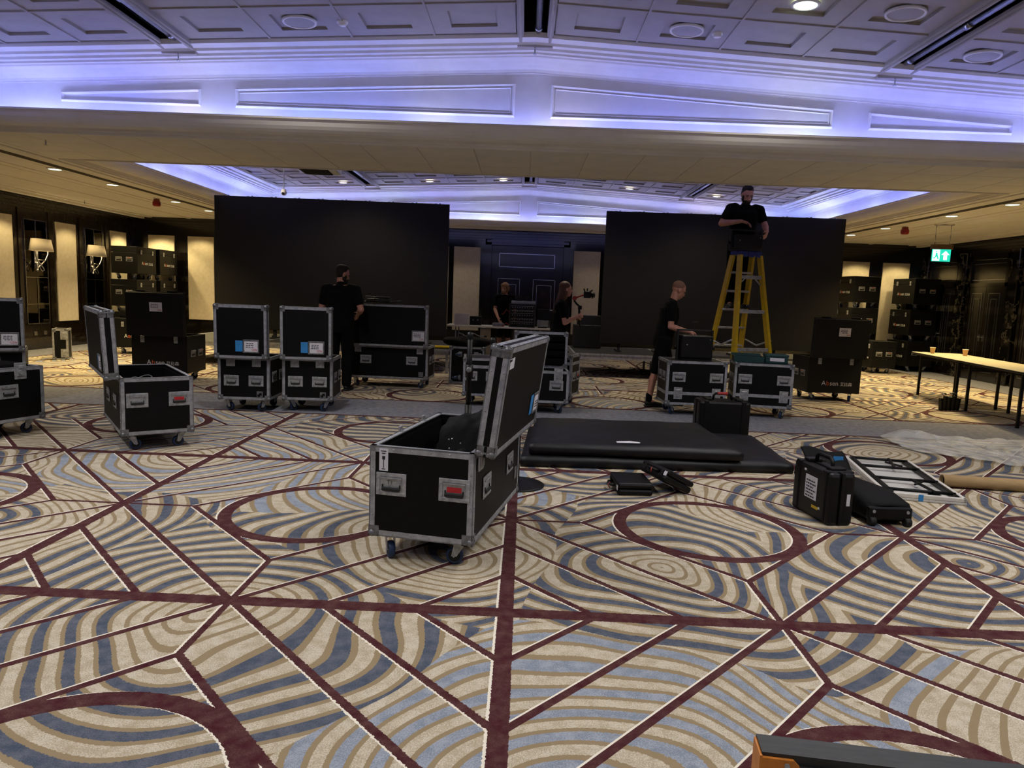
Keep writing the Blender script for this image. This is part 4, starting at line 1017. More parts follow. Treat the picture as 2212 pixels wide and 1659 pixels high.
# round-base stands behind the foreground case
def stand(label, x, y, h, r, knob):
    t = thing('pole_stand', label, 'pole stand', (x, y, 0), 0, 'black round-base pole stands')
    obj('base_plate', MB().lathe([(.001, 0), (r, 0), (r, .008), (r*.95, .014), (.05, .02), (.001, .02)], 36), m_plastic_blk, t)
    obj('pole', MB().cyl((0, 0, .02), (0, 0, h*.55), .025, n=14).cyl((0, 0, h*.55), (0, 0, h), .02, n=14), m_plastic_blk, t)
    obj('top_pin', MB().lathe([(.022, h-.05), (.024, h-.02), (.016, h), (.001, h+.005)], 14), m_plastic_blk, t)
    if knob:
        c = obj('collar', MB().cyl((0, 0, h*.72), (0, 0, h*.8), .029, n=14), m_plastic_blk, t)
        obj('wing_knob', MB().cyl((0, -.03, h*.77), (0, -.045, h*.77), .02, .016, n=10).bx(-.012, .012, -.048, -.045, h*.765, h*.775), m_steel, c)
stand('black pole stand with a silver knob rising behind the foreground case', -.385, 5.15, 1.175, .2, True)
stand('black pole stand just left of the raised foreground lid', -.25, 5.85, 1.1, .2, False)
stand('black round-base stand whose disc shows right of the foreground case', -.012, 5.36, .95, .22, False)
# studio lamps
def studio_lamp(label, loc, rz, w=.44, h=.24, d=.26):
    t = thing('studio_lamp', label, 'stage lamp', loc, rz, 'black studio lamps')
    obj('housing', MB().rb(-w/2, w/2, -d/2, d/2, .03, .03+h, .012), m_plastic_blk, t)
    obj('yoke', MB().bx(-w/2-.03, -w/2-.012, -.03, .03, .0, h+.1).bx(w/2+.012, w/2+.03, -.03, .03, .0, h+.1).bx(-w/2-.03, w/2+.03, -.03, .03, h+.085, h+.105), m_black, t)
    for s in (-1, 1): obj('tilt_knob', MB().cyl((s*(w/2+.03), 0, h*.55), (s*(w/2+.06), 0, h*.55), .025, n=10), m_plastic_blk, t)
    obj('rear_screws', MB().cyl((-w*.33, -d/2, h*.7), (-w*.33, -d/2-.004, h*.7), .008, n=8).cyl((w*.4, -d/2, h*.95), (w*.4, -d/2-.004, h*.95), .006, n=8), m_steel, t)
    obj('base_rail', MB().bx(-w*.45, w*.45, -d*.4, d*.4, 0, .03), m_black, t)
    return t
studio_lamp('black stage lamp with yoke standing on the left case of the pair', (2.25, 9.36, .708), R(2), .41, .29, .3)
studio_lamp('black stage lamp balanced on top of the yellow ladder', (3.13, 10.42, 2.222), R(10), .42, .19, .22)
# teal tool boxes
m_teal = M('teal_plastic', '0f3d40', '0b3134', 0.5, scale=20)
K2m = Matrix.Rotation(R(-8.5), 4, 'Z')
t = thing('tool_box', 'open teal tool tray on the right case of the pair', 'tool box', (2.98, 9.42, .708), R(-8.5))
obj('tray', shell(-.19, .19, -.13, .13, 0, .075, .012), m_teal, t); obj('lid', MB().rb(-.19, .19, 0, .012, 0, .09, .004), m_teal, t, (0, .13, .07), (R(-70), 0, 0)); obj('inner_tools', MB().rb(-.12, .1, -.06, .06, .012, .06, .01).cyl((-.15, -.08, .05), (.12, .05, .06), .012, n=8), m_rub, t)
t = thing('tool_box', 'closed teal tool box with a pale label on the right case of the pair', 'tool box', (3.31, 9.32, .708), R(-8.5))
obj('body', MB().rb(-.14, .14, -.11, .11, 0, .085, .01), m_teal, t); obj('lid', MB().rb(-.145, .145, -.115, .115, .085, .12, .01), m_teal, t); obj('label_strip', MB().bx(-.09, .09, -.1155, -.113, .03, .075), m_paper, t); [obj('latch', MB().rb(q, q+.02, -.12, -.11, .06, .1, .003), m_teal, t) for q in (-.12, .1)]
# bag of gear on the case lying on its side
def lump(label, name, c, r, seed, mat, cat):
    g = MB().ell((0, 0, 0), r, 26, 16); rnd = random.Random(seed); ph = [rnd.uniform(0, 6) for _ in range(6)]
    for i, v in enumerate(g.v):
        q = 1+.12*math.sin(v[0]*18+ph[0])+.1*math.sin(v[1]*22+ph[1])+.08*math.sin(v[2]*30+ph[2]+v[0]*9)
        z = v[2]*q; g.v[i] = (v[0]*q, v[1]*q, max(z, -r[2]*.62))
    o = obj(name, g, mat); o.location = (c[0], c[1], c[2]+r[2]*.62); return tag(o, label, cat)
lump('soft black gear bag lying on the sideways flight case', 'gear_bag', (-.92, 11.7, .605), (.36, .2, .1), 3, m_nylon, 'bag')
tag(obj('cable_bundle', MB().tube([(-1.05+.05*i, 11.56+.05*math.sin(i*1.9), .79+.025*math.cos(i*1.3)) for i in range(9)], .01, 6), M('grey_cable_b', '55565a', None, .5)), 'grey cables bundled on the soft black gear bag', 'cable')
lump('small black bag on top of the crate behind the raised left lid', 'gear_bag', (-8.0, 14.25, .712), (.14, .14, .13), 5, m_nylon, 'bag')
t = thing('clamp', 'silver clamp lying on the crate behind the raised left lid', 'clamp', (-7.62, 14.15, .71), R(20))
obj('jaw', MB().rb(-.12, .12, -.03, .03, 0, .05, .012).rb(-.12, -.06, -.03, .03, .05, .14, .012), m_steel, t); obj('bolt', MB().cyl((-.05, 0, .1), (.12, 0, .1), .012, n=8), m_steel, t)
tag(obj('fallen_strap', MB().tube([(-4.85, 9.97, .02), (-4.8, 9.9, .05), (-4.72, 9.86, .02), (-4.62, 9.9, .015)], .012, 6), m_redc), 'short red strap on the floor below the open crate at left', 'strap')

# ------------------------------------------------------------------ ladder
LC = (3.175, 10.5); LR = R(18)
t = thing('step_ladder', 'tall yellow step ladder with blue top and a man standing on it', 'ladder', (LC[0], LC[1], 0), LR)
m_blue = M('blue_plastic', '1b2f86', '16276f', .5)
H_ = 2.16
obj('top_cap', MB().rb(-.175, .175, -.13, .13, H_, H_+.06, .012).rb(-.17, -.07, -.14, -.13, H_-.03, H_+.05, .004).rb(-.05, .05, -.14, -.13, H_-.03, H_+.05, .004).rb(.07, .17, -.14, -.13, H_-.03, H_+.05, .004), m_blue, t)
def rail(xa, ya, xb, yb, mat=m_yellow):
    g = MB(); n = []
    wv = .02; dv = .045
    a = [(xa-wv, ya-dv, H_), (xa+wv, ya-dv, H_), (xa+wv, ya+dv, H_), (xa-wv, ya+dv, H_)]; b = [(xb-wv, yb-dv, .02), (xb+wv, yb-dv, .02), (xb+wv, yb+dv, .02), (xb-wv, yb+dv, .02)]
    g.loft([b, a], smooth=False); return g
NB, FB = -.44, .46
for s in (-1, 1):
    obj('rear_rail', rail(s*.165, -.1, s*.36, NB), m_yellow, t); obj('front_rail', rail(s*.165, .08, s*.31, FB), m_yellow, t)
    obj('rubber_foot', MB().rb(s*.36-.03, s*.36+.03, NB-.05, NB+.05, 0, .04, .005), m_rub, t); obj('rubber_foot', MB().rb(s*.31-.03, s*.31+.03, FB-.05, FB+.05, 0, .04, .005), m_rub, t)
fr_ = lambda z, a, b: b+(a-b)*z/H_
for z in (.31, .58, .85, 1.12, 1.39, 1.66, 1.93):
    xh = fr_(z, .165, .31); y = fr_(z, .08, FB)
    obj('step', MB().rb(-xh, xh, y-.045, y+.045, z-.03, z, .006), m_alu, t)
for z in (.3, .84, 1.38, 1.87):
    xh = fr_(z, .165, .36); y = fr_(z, -.1, NB)
    b = obj('cross_brace', MB().rb(-xh, xh, y-.02, y+.02, z-.05, z, .005), m_alu, t)
    if z != 1.38:
        for s in (-1, 1): obj('brace_strut', MB().cyl((s*(xh-.005), y, z-.14), (s*(xh-.12), y, z-.03), .01, n=6), m_alu, b)
for s in (-1, 1): obj('spreader_bar', MB().cyl((s*.31, fr_(.95, .08, FB), .93), (s*.3, 0, .86), .012, n=6).cyl((s*.3, 0, .86), (s*.33, fr_(.95, -.1, NB), .95), .012, n=6), m_alu, t)

# ------------------------------------------------------------------ mats, hard cases and floor clutter
m_mat = M('black_mat_cover', '0b0c0e', '14151a', 0.5, scale=4, bump=.35, bscale=9, spec=.4)
def mat_slab(name, label, pts, z0, z1, seed):
    """padded slab from four plan corners with softly wavy top and sides"""
    n, m_ = 40, 26; g = MB(); A, B, C_, E_ = [Vector(p) for p in pts]
    rnd = random.Random(seed); grid = []
    for j in range(m_):
        for i in range(n):
            u, v = i/(n-1), j/(m_-1)
            p = A.lerp(B, u).lerp(E_.lerp(C_, u), v)
            e = min(u, 1-u, v, 1-v)
            z = z1+.006*hnoise(p.x*1.3+seed, p.y*1.3)-.02*max(0, 1-e*14)**2
            grid.append((p.x, p.y, z))
    g.add(grid, [(j*n+i, j*n+i+1, (j+1)*n+i+1, (j+1)*n+i) for j in range(m_-1) for i in range(n-1)], True)
    bd = [i for i in range(n)]+[j*n+n-1 for j in range(1, m_)]+[(m_-1)*n+i for i in range(n-2, -1, -1)]+[j*n for j in range(m_-2, 0, -1)]
    top = [grid[k] for k in bd]; mid = [(x, y, (z0+z1)/2) for x, y, z in top]
    cx = sum(q[0] for q in top)/len(top); cy = sum(q[1] for q in top)/len(top)
    mid = [(x+(x-cx)*.006, y+(y-cy)*.008, z) for x, y, z in mid]; bot = [(x, y, z0) for x, y, z in top]
    k = len(bd)
    g.add(top+mid+bot, [(r*k+i, r*k+(i+1) % k, (r+1)*k+(i+1) % k, (r+1)*k+i) for r in range(2) for i in range(k)], True)
    g.add(bot, [tuple(range(k))])
    return tag(obj(name, g, m_mat), label, 'mat', 'black padded mats')
mat_slab('padded_mat', 'larger black padded mat lying underneath on the carpet', ((.02, 5.95), (2.4, 6.1), (2.46, 7.46), (.1, 7.42)), 0, .1, 1)
mat_slab('padded_mat', 'smaller black padded mat lying on top of the larger one', ((.09, 6.0), (1.94, 6.05), (1.88, 7.46), (.16, 7.38)), .108, .203, 2)
tag(obj('paper_scrap', MB().add([(.86, 6.14, .206), (1.06, 6.13, .21), (1.07, 6.19, .208), (.98, 6.2, .214), (.86, 6.2, .207)], [(0, 1, 2, 3, 4)]), m_paper), 'torn white paper strip on the upper black mat', 'paper')
def hard_case(label, loc, rot, w, d, h, hand='top', hmat=None, name='hard_case', group='black hard cases', empty=None):
    """ribbed polymer case; lid seam across the middle of d, carrying handle on top"""
    t = thing(name, label, 'hard case', loc, 0, group); t.rotation_euler = rot
    obj('shell_half', MB().rb(-w/2, w/2, -d/2, -.003, 0, h, .025), m_plastic_blk, t); obj('shell_half', MB().rb(-w/2, w/2, .003, d/2, 0, h, .025), m_plastic_blk, t)
    obj('seam_flange', MB().rb(-w/2-.008, w/2+.008, -.012, .012, .01, h+.006, .006), m_plastic_blk, t)
    for s in (-1, 1):
        obj('rib', MB().rb(s*w*.36-.025, s*w*.36+.025, -d/2-.008, d/2+.008, .02, h+.008, .008), m_plastic_blk, t)
        obj('latch', MB().rb(s*w*.3-.035, s*w*.3+.035, -d*.3, d*.3, h, h+.025, .008), m_plastic_blk, t)
    hh = obj('carry_handle', MB().tube([(-.1, 0, h), (-.095, 0, h+.05), (-.07, 0, h+.07), (.07, 0, h+.07), (.095, 0, h+.05), (.1, 0, h)], .014, 8), m_plastic_blk, t)
    if hmat: obj('handle_sleeve', MB().cyl((-.055, 0, h+.07), (.055, 0, h+.07), .018, n=10), hmat, hh, label='red rubber sleeve')
    return t
m_redg = M('red_rubber_sleeve', 'b03a38', '98302f', .6)
hard_case('black hard case with a red handle standing behind the padded mats', (2.2, 7.72, 0), (0, 0, R(-1)), .55, .3, .41, hmat=m_redg)
# upright hard case in the right foreground: broad side faces left
t = hard_case('black upright hard case with a white label, in front of the wheeled bag', (2.135, 4.88, 0), (0, 0, R(98)), .47, .185, .36)
c = obj('printed_label', MB().rb(-.09, .06, .0935, .0965, .13, .29, .001), m_paper, t, label='white printed sticker')
scribble(t, -.015, .0972, .2, .12, .13, 6, m_ink, (R(-90), R(180), 0))
obj('badge', MB().bx(-.12, -.04, .0935, .096, .075, .095), m_yellow, t)
obj('badge', MB().bx(-.15, -.12, .0935, .0965, .085, .1), m_paper, t)
obj('end_sticker', MB().bx(-.2375, -.236, -.06, -.035, .14, .22), m_paper, t); obj('corner_sticker', MB().bx(.06, .085, .0935, .096, .31, .325), m_paper, t)
# two flat cases
def flat_case(label, loc, rot):
    t = thing('flat_case', label, 'case', loc, 0, 'small flat black cases'); t.rotation_euler = rot
    obj('lower_shell', MB().rb(-.135, .135, -.18, .18, 0, .05, .018), m_plastic_blk, t); obj('upper_shell', MB().rb(-.135, .135, -.18, .18, .052, .095, .018), m_plastic_blk, t)
    obj('carry_handle', MB().tube([(-.13, -.06, .05), (-.165, -.055, .05), (-.175, 0, .05), (-.165, .055, .05), (-.13, .06, .05)], .01, 8), m_plastic_blk, t)
    [obj('latch', MB().rb(-.142, -.13, q, q+.03, .02, .075, .003), m_plastic_blk, t) for q in (-.13, .1)]
    obj('red_tie', MB().tube([(-.165, -.02, .06), (-.18, -.03, .05), (-.175, -.035, .03), (-.165, -.025, .02)], .004, 6), m_redg, t)
    obj('white_tag', MB().bx(-.137, -.134, -.175, -.14, .04, .075), m_paper, t)
flat_case('small flat black case lying on the carpet before the mats', (.875, 5.36, 0), (0, 0, R(3)))
flat_case('small flat black case leaning on the one lying before the mats', (1.135, 5.4, .063), (R(0), R(27), R(22)))
# wheeled tripod bag
t = thing('wheeled_bag', 'long black wheeled bag lying behind the upright hard case', 'bag', (2.53, 4.72, 0), R(1))
n = 18; rings = []
for k, (y, hw, z1, z0) in enumerate(((0, .14, .14, .03), (.03, .155, .165, .02), (.3, .16, .19, .01), (.6, .15, .17, .01), (.9, .14, .15, .01), (1.15, .14, .13, .01), (1.3, .13, .1, .01))):
    rings.append([(hw*max(-1, min(1, 1.25*math.cos(2*math.pi*i/n)))+.006*math.sin(k*3+i), y+.01*math.sin(i*2.1), (z0+z1)/2+(z1-z0)/2*max(-1, min(1, 1.2*math.sin(2*math.pi*i/n)))) for i in range(n)])
obj('bag_body', MB().loft(rings), m_nylon, t)
obj('end_cap', MB().rb(-.15, .15, -.02, .02, .04, .13, .012), m_plastic_blk, t)
for s in (-1, 1):
    wq = obj('wheel', MB().cyl((s*.12-.02, -.015, .03), (s*.12+.02, -.015, .03), .03, n=14), m_rub, t)
    obj('wheel_bolt', MB().cyl((s*.115, -.021, .1), (s*.115, -.028, .1), .011, n=10), m_steel, t)
def flap(u, v): return (-.17+.34*u, 1.12+.02*math.sin(u*5)-.22*v+.05*(1-v)*0, .12+.17*(1-v)**.8+.012*math.sin(u*7+v*4)-.03*u*(1-v))
g = MB(); nx = 14; vs = [flap(i/13, j/13) for j in range(14) for i in range(14)]
g.add(vs, [(j*14+i, j*14+i+1, (j+1)*14+i+1, (j+1)*14+i) for j in range(13) for i in range(13)], True)
fo = obj('open_flap', g, m_nylon, t); md = fo.modifiers.new('thickness', 'SOLIDIFY'); md.thickness = .012
obj('tape_patch', MB().bx(.05, .13, .985, .99, .2, .255), m_tape, t, (0, 0, 0), (0, 0, 0), 'bright blue tape')
# folded table lying legs up
t = thing('folded_table', 'white folding table lying legs-up on the carpet behind the wheeled bag', 'folding table', (3.27, 6.02, 0), R(-11.5))
m_spk = M('white_board_speckled', 'd2cfc8', 'a9a8a6', .5, scale=220)
a, b = .29, .68
obj('table_top', MB().rb(-a, a, -b, b, .0, .022, .006), m_spk, t)
g = MB().rb(-a, -a+.03, -b, b, .022, .055, .006).rb(a-.03, a, -b, b, .022, .055, .006).rb(-a, a, -b, -b+.03, .022, .055, .006).rb(-a, a, b-.03, b, .022, .055, .006); obj('rim', g, m_wtable, t)
for s in (-1, 1): obj('side_rail', MB().rb(s*(a-.06)-.016, s*(a-.06)+.016, -b+.04, b-.04, .03, .062, .004), m_plastic_blk, t)
for y in (-.58, -.2, .25, .58): obj('leg_tube', MB().cyl((-a+.05, y, .06), (a-.05, y, .06), .013, n=10), m_plastic_blk, t)
for s, yy in ((1, -.4), (-1, .42)):
    obj('folding_brace', MB().rb(-.012, .012, yy-.22, yy+.18, .06, .078, .004).cyl((-.05, yy, .07), (.07, yy+s*.12, .07), .009, n=8), m_plastic_blk, t, (0, 0, 0), (0, 0, R(8*s)))
for y in (-b-.001, b-.001): obj('tape_band', MB().bx(-.05, -.015, y-.001, y+.003, .005, .056), m_tape, t)
obj('plug', MB().rb(.06, .14, -.62, -.53, .024, .045, .006), m_rub, t)
# cardboard tube
m_card = M('brown_cardboard', 'a98d62', '9b7f55', .8, scale=10, stretch=(1, 8, 8))
t = thing('cardboard_tube', 'brown cardboard tube lying at the right edge', 'tube', (3.56, 5.88, .052), R(-6))
n = 24; rg = lambda x, r: [(x, r*math.cos(2*math.pi*i/n), r*math.sin(2*math.pi*i/n)) for i in range(n)]
obj('tube_wall', MB().loft([rg(0, .045), rg(0, .052), rg(1.7, .052), rg(1.7, .045), rg(0, .045)], caps=False), m_card, t); obj('dark_core', MB().cyl((.03, 0, 0), (1.6, 0, 0), .0445, n=20), m_rub, t)
# crumpled plastic sheet
mp_, nt_, pp_ = newmat('clear_plastic_film')
pp_.inputs['Base Color'].default_value = (.75, .77, .76, 1); pp_.inputs['Roughness'].default_value = .5; pp_.inputs['Specular IOR Level'].default_value = .6
_tr = nt_.nodes.new('ShaderNodeBsdfTransparent'); _mx = nt_.nodes.new('ShaderNodeMixShader')
_nz = noise(nt_, coords(nt_), 7, 3); _f = ramp(nt_, _nz, .3, .7)*.22+.13
nt_.links.new(_f.k, _mx.inputs[0]); nt_.links.new(_tr.outputs[0], _mx.inputs[1]); nt_.links.new(pp_.outputs[0], _mx.inputs[2])
nt_.links.new(_mx.outputs[0], nt_.nodes['Material Output'].inputs[0])
def film(u, v):
    x = 4.08+2.6*u; lo = 7.25-.5*min(1, u*4)+.1*math.sin(u*9)-.25*u; hi = 8.1+.15*math.sin(u*8+1)-.35*max(0, .15-u)*4
    y = lo+(hi-lo)*v
    e = min(u*6, v*4, (1-v)*4, 1)
    z = .012+e*.045*abs(math.sin(u*16+3*math.sin(v*5)))**1.5*abs(math.sin(v*9+u*7))+.09*math.exp(-((u-.13)/.07)**2-((v-.75)/.25)**2)+.05*math.exp(-((u-.45)/.3)**2-((v-.9)/.1)**2)+.012*hnoise(x*3, y*3)+.012
    return (x, y, max(z, .006))
sheet('plastic_sheet', 'crumpled translucent plastic sheet spread on the carpet at right', 'plastic sheet', mp_, 90, 60, film, .001)
# LED cabinet standing on edge at the lower right corner
m_orn = M('orange_bracket', 'c77a28', 'b06a20', .5, scale=30); m_worn = M('worn_black_metal', '191b1c', '2b2e2f', .5, scale=9, stretch=(1, 6, 6))
t = thing('led_cabinet', 'black LED cabinet with an orange corner standing in the lower right corner', 'LED cabinet', (.635, 1.65, 0), R(-7))
obj('frame', MB().bx(0, .96, 0, .075, .0, .35), m_worn, t)
obj('rear_cover', MB().bx(.09, .94, -.012, 0, .02, .325), m_black, t)
obj('corner_bracket', MB().prism([(0, .34), (.075, .34), (.1, .315), (.1, .2), (0, .2)], -.008, 0, 'y').bx(-.006, 0, -.008, .07, .2, .345), m_orn, t)
obj('screw', MB().cyl((.06, -.008, .325), (.06, -.011, .325), .007, n=8), m_steel, t)
obj('bracket_lettering', text_mesh('PRO', .02), m_ink, t, (.03, -.0095, .29), (R(90), 0, 0))
obj('label_sticker', MB().bx(.2, .34, -.0135, -.012, .22, .318), m_paper, t)

# ------------------------------------------------------------------ tables at right with cups
m_ttop = M('beige_laminate', 'b9b098', 'aca38b', .45, scale=30)
def folding_table(label, c, rz):
    t = thing('folding_table', label, 'table', (c[0], c[1], 0), rz, 'tables at right')
    obj('table_top', MB().rb(-.39, .39, -.92, .92, .715, .745, .006), m_ttop, t); obj('edge_band', MB().bx(-.393, .393, -.923, .923, .718, .74), m_rub, t)
    for s in (-1, 1):
        for sx in (-1, 1): obj('leg', MB().rb(sx*.29-.019, sx*.29+.019, s*.74-.019, s*.74+.019, .0, .715, .005), m_plastic_blk, t)
        obj('leg_rail', MB().bx(-.3, .3, s*.74-.015, s*.74+.015, .6, .63).bx(-.36, -.34, -.8, .8, .69, .715).bx(.34, .36, -.8, .8, .69, .715), m_plastic_blk, t)
folding_table('long folding table at right carrying two paper cups', (7.13, 11.7), R(-9))
folding_table('nearer folding table at right, cut by the frame edge', (6.84, 9.86), R(-9))
m_cup = M('paper_cup', 'c09a6a', 'b58e5e', .7)
for p_, l in (((7.03, 12.29), 'left paper cup at the far end of the folding table'), ((7.39, 11.97), 'right paper cup on the folding table')):
    t = thing('paper_cup', l, 'cup', (p_[0], p_[1], .746), 0, 'paper cups')
    obj('cup_wall', MB().lathe([(.03, 0), (.043, .1), (.045, .1), (.045, .106), (.04, .104), (.028, .004), (.001, .004)], 18), m_cup, t); obj('rim', MB().lathe([(.044, .1), (.047, .104), (.044, .108), (.042, .104), (.044, .1)], 18), m_wtable, t)
t = thing('folded_tripods', 'small bundle of folded black clamps standing under the table at right', 'clamps', (6.41, 10.62, 0), R(10))
for k in range(5):
    x = -.13+.065*k
    obj('clamp_leg', MB().rb(x-.018, x+.018, -.03, .03, 0, .2+.02*(k % 2), .005), m_plastic_blk, t, None, (0, R(6*(k-2)*.5), 0))
obj('wing_nuts', MB().tube([(-.14, 0, .24), (-.1, 0, .26), (-.06, 0, .235)], .01, 6).tube([(.0, 0, .25), (.05, 0, .27), (.1, 0, .245)], .01, 6), m_ball, t)
# ------------------------------------------------------------------ people
m_skin = M('skin', 'c08a74', 'b27c66', .55, scale=20); m_skin2 = M('skin_pale', 'c4917c', 'b5816d', .55, scale=20)
m_tee = M('black_cotton', '070708', '0b0b0d', .9, scale=12, bump=.3, bscale=14, spec=.15)
m_trou = M('black_work_cloth', '060607', '0a0a0b', .9, scale=12, bump=.25, bscale=18, spec=.15)
m_hairb = M('dark_brown_hair', '120c09', '1d1410', .7, scale=60, bump=.4, bscale=90); m_hairg = M('auburn_hair', '4a2c1c', '5e3a26', .6, scale=60, bump=.4, bscale=90)
m_hairl = M('light_brown_hair', '7a5230', '8c6238', .6, scale=60, bump=.4, bscale=90); m_stub = M('shaved_scalp', '8a6555', '7a574a', .7, scale=90)
m_eye = M('eye_dark', '14100e', None, .2); m_lip = M('lip', '9a5a50', None, .5); m_shoe = M('black_shoe', '0a0a0b', '141414', .55)
def cap(g, p0, p1, r0, r1, n=14, flat=1.0, side=None):
    p0 = Vector(p0); p1 = Vector(p1); d = (p1-p0)
    if d.length < 1e-6: d = Vector((0, 0, 1e-4))
    d.normalize(); a = (Vector(side)-d*Vector(side).dot(d)).normalized() if side is not None else d.orthogonal().normalized(); b = d.cross(a)
    rings = []
    for c, r, ths in ((p0, r0, (-85, -60, -35, -12)), (p1, r1, (12, 35, 60, 85))):
        for th in ths:
            t = R(th); q = c+d*(r*math.sin(t))
            rings.append([tuple(q+(a*math.cos(2*math.pi*i/n)+b*math.sin(2*math.pi*i/n)*flat)*(r*math.cos(t))) for i in range(n)])
    g.loft(rings); return g
def torso(g, secs, n=18):
    g.loft([[(c[0]+a*math.cos(2*math.pi*i/n), c[1]+b*math.sin(2*math.pi*i/n), c[2]) for i in range(n)] for c, a, b in secs]); return g
def remesh(g, vox, it=4):
    o = D.objects.new('tmp', g.mesh('tmp')); COL.objects.link(o)
    m = o.modifiers.new('r', 'REMESH'); m.mode = 'VOXEL'; m.voxel_size = vox; m.use_smooth_shade = True
    s = o.modifiers.new('s', 'SMOOTH'); s.factor = .5; s.iterations = it
    bpy.context.view_layer.update(); me = D.meshes.new_from_object(o.evaluated_get(bpy.context.evaluated_depsgraph_get()))
    D.objects.remove(o); return me
def hand(g, w, d, nrm, curl, thumb_side):
    w = Vector(w); d = Vector(d).normalized(); nrm = Vector(nrm); nrm = (nrm-d*nrm.dot(d)).normalized(); s = d.cross(nrm)*thumb_side
    cap(g, w, w+d*.05, .026, .03, flat=.75, side=s); cap(g, w+d*.03+s*.02, w+d*.085+s*.026, .018, .014); cap(g, w+d*.03-s*.018, w+d*.08-s*.03, .018, .013); cap(g, w+d*.04, w+d*.088, .02, .016)
    for k, L in enumerate((.075, .085, .08, .062)):
        b = w+d*(.09-.004*abs(k-1.2))+s*(.032-.0215*k)
        a1 = curl*.55; a2 = curl*1.25; a3 = curl*1.8
        for i, (a, l, r) in enumerate(((a1, L*.45, .0095), (a2, L*.32, .0088), (a3, L*.26, .008))):
            e = b+(d*math.cos(a)+nrm*math.sin(a))*l+s*(.004*(1.2-k)*(i == 0)); cap(g, b, e, r, r*.93, 8); b = e
    b = w+d*.025+s*.028; e = b+(d*.6+s*.65+nrm*.3).normalized()*.042; cap(g, b, e, .014, .0115, 8); e2 = e+(d*.85+s*.15+nrm*.45).normalized()*.035; cap(g, e, e2, .0105, .009, 8)
def person(label, loc, rz, k=1.0, J=None, head=(0, 0), legs='long', hair='short', hmat=None, beard=False, skin=None, build=1.0, curl=(.7, .7), hdir=None, slv=.62, female=False):
    """figure in local axes: faces +y, its right hand side is +x"""
    P = dict(pel=(0, 0, .95), che=(0, .0, 1.30), nec=(0, .0, 1.50), hea=(0, .035, 1.645), shR=(.19, 0, 1.44), elR=(.25, -.02, 1.14), wrR=(.26, .07, .89), shL=(-.19, 0, 1.44), elL=(-.25, -.02, 1.14), wrL=(-.26, .07, .89),
             hiR=(.095, 0, .93), knR=(.105, .02, .51), anR=(.11, -.03, .09), hiL=(-.095, 0, .93), knL=(-.105, .02, .51), anL=(-.11, -.03, .09))
    P.update(J or {}); P = {a: Vector(b)*k for a, b in P.items()}
    t = thing('person', label, 'person', loc, rz); sk = skin or m_skin; B = build*k
    HM = Matrix.Translation(P['hea']) @ Euler((R(-head[1]), 0, R(head[0])), 'ZYX').to_matrix().to_4x4() if False else Matrix.Translation(P['hea']) @ Matrix.Rotation(R(head[0]), 4, 'Z') @ Matrix.Rotation(R(-head[1]), 4, 'X')
    # --- continuous body
    g = MB()
    pl, ch, nk = P['pel'], P['che'], P['nec']
    wa = pl.lerp(ch, .45)
    def secs(inf, top=True):
        f = .9 if female else 1.0
        s = [(pl-Vector((0, 0, .1*k)), .13*B+inf, .1*B+inf), (pl, .165*B+inf, .12*B+inf), (wa, .145*B*f+inf, .105*B+inf), (ch-Vector((0, 0, .04)), .168*B*f+inf, .12*B+inf), (ch+Vector((0, 0, .08*k)), .178*B*f+inf, .115*B+inf)]
        sm = (P['shR']+P['shL'])/2
        s += [(sm-Vector((0, 0, .01)), .165*B*f+inf*.8, .088*B+inf*.7), (sm.lerp(nk, .55)+Vector((0, 0, .02*k)), .1*B+inf*.5, .065*B+inf*.5)]
        if top: s.append((nk, .06*k, .058*k))
        return s
    torso(g, secs(0)); cap(g, nk-Vector((0, 0, .05)), HM @ Vector((0, -.015, -.06)), .056*k, .052*k)
    for sd in 'RL':
        sh, el, wr = P['sh'+sd], P['el'+sd], P['wr'+sd]; sg = 1 if sd == 'R' else -1
        cap(g, sh+Vector((-sg*.05, 0, .01)), sh, .06*B, .058*B); cap(g, sh, el, .052*B, .04*B); m_ = el.lerp(wr, .3); cap(g, el, m_, .041*B, .042*B); cap(g, m_, wr, .041*B, .026*k)
        hd = (hdir or {}).get(sd); d = (wr-el).normalized() if hd is None else Vector(hd[0]); nrm = Vector((-sg, 0, -.2)) if hd is None else Vector(hd[1])
        hand(g, wr, d, nrm, curl[0 if sd == 'R' else 1], 1 if (d.cross(nrm).y > 0) else -1)
        hi, kn, an = P['hi'+sd], P['kn'+sd], P['an'+sd]
        cap(g, hi, kn, .085*B, .056*B); m2 = kn.lerp(an, .3)-Vector((0, .015, 0)); cap(g, kn, m2, .053*B, .055*B); cap(g, m2, an, .054*B, .037*B); cap(g, an, an+Vector((0, .1, -.05)), .036*k, .03*k)
    for c, r in (((0, -.01, .03), (.077, .096, .092)), ((0, .022, -.035), (.062, .07, .08)), ((0, .045, -.075), (.042, .045, .042)), ((0, .094, -.012), (.013, .016, .026)), ((0, .1, -.03), (.017, .018, .012)), ((.076, -.005, -.012), (.012, .022, .032)), ((-.076, -.005, -.012), (.012, .022, .032)), ((0, .08, .028), (.05, .014, .012)), ((0, .088, -.062), (.026, .008, .012))):
        q = HM @ Vector((c[0]*k, c[1]*k, c[2]*k)); g.ell(q, tuple(v*k for v in r), 16, 12, HM.to_euler())
    obj('body', remesh(g, .0075, 3), sk, t)
    # --- face
    for s in (-1, 1):
        obj('eye', MB().ell((0, 0, 0), (.012, .007, .006), 10, 8), m_eye, t, HM @ Vector((s*.03*k, .084*k, .006*k)), HM.to_euler())
        obj('eyebrow', MB().rb(-.02, .02, -.004, .004, -.004, .004, .002), hmat or m_hairb, t, HM @ Vector((s*.031*k, .089*k, .028*k)), HM.to_euler())
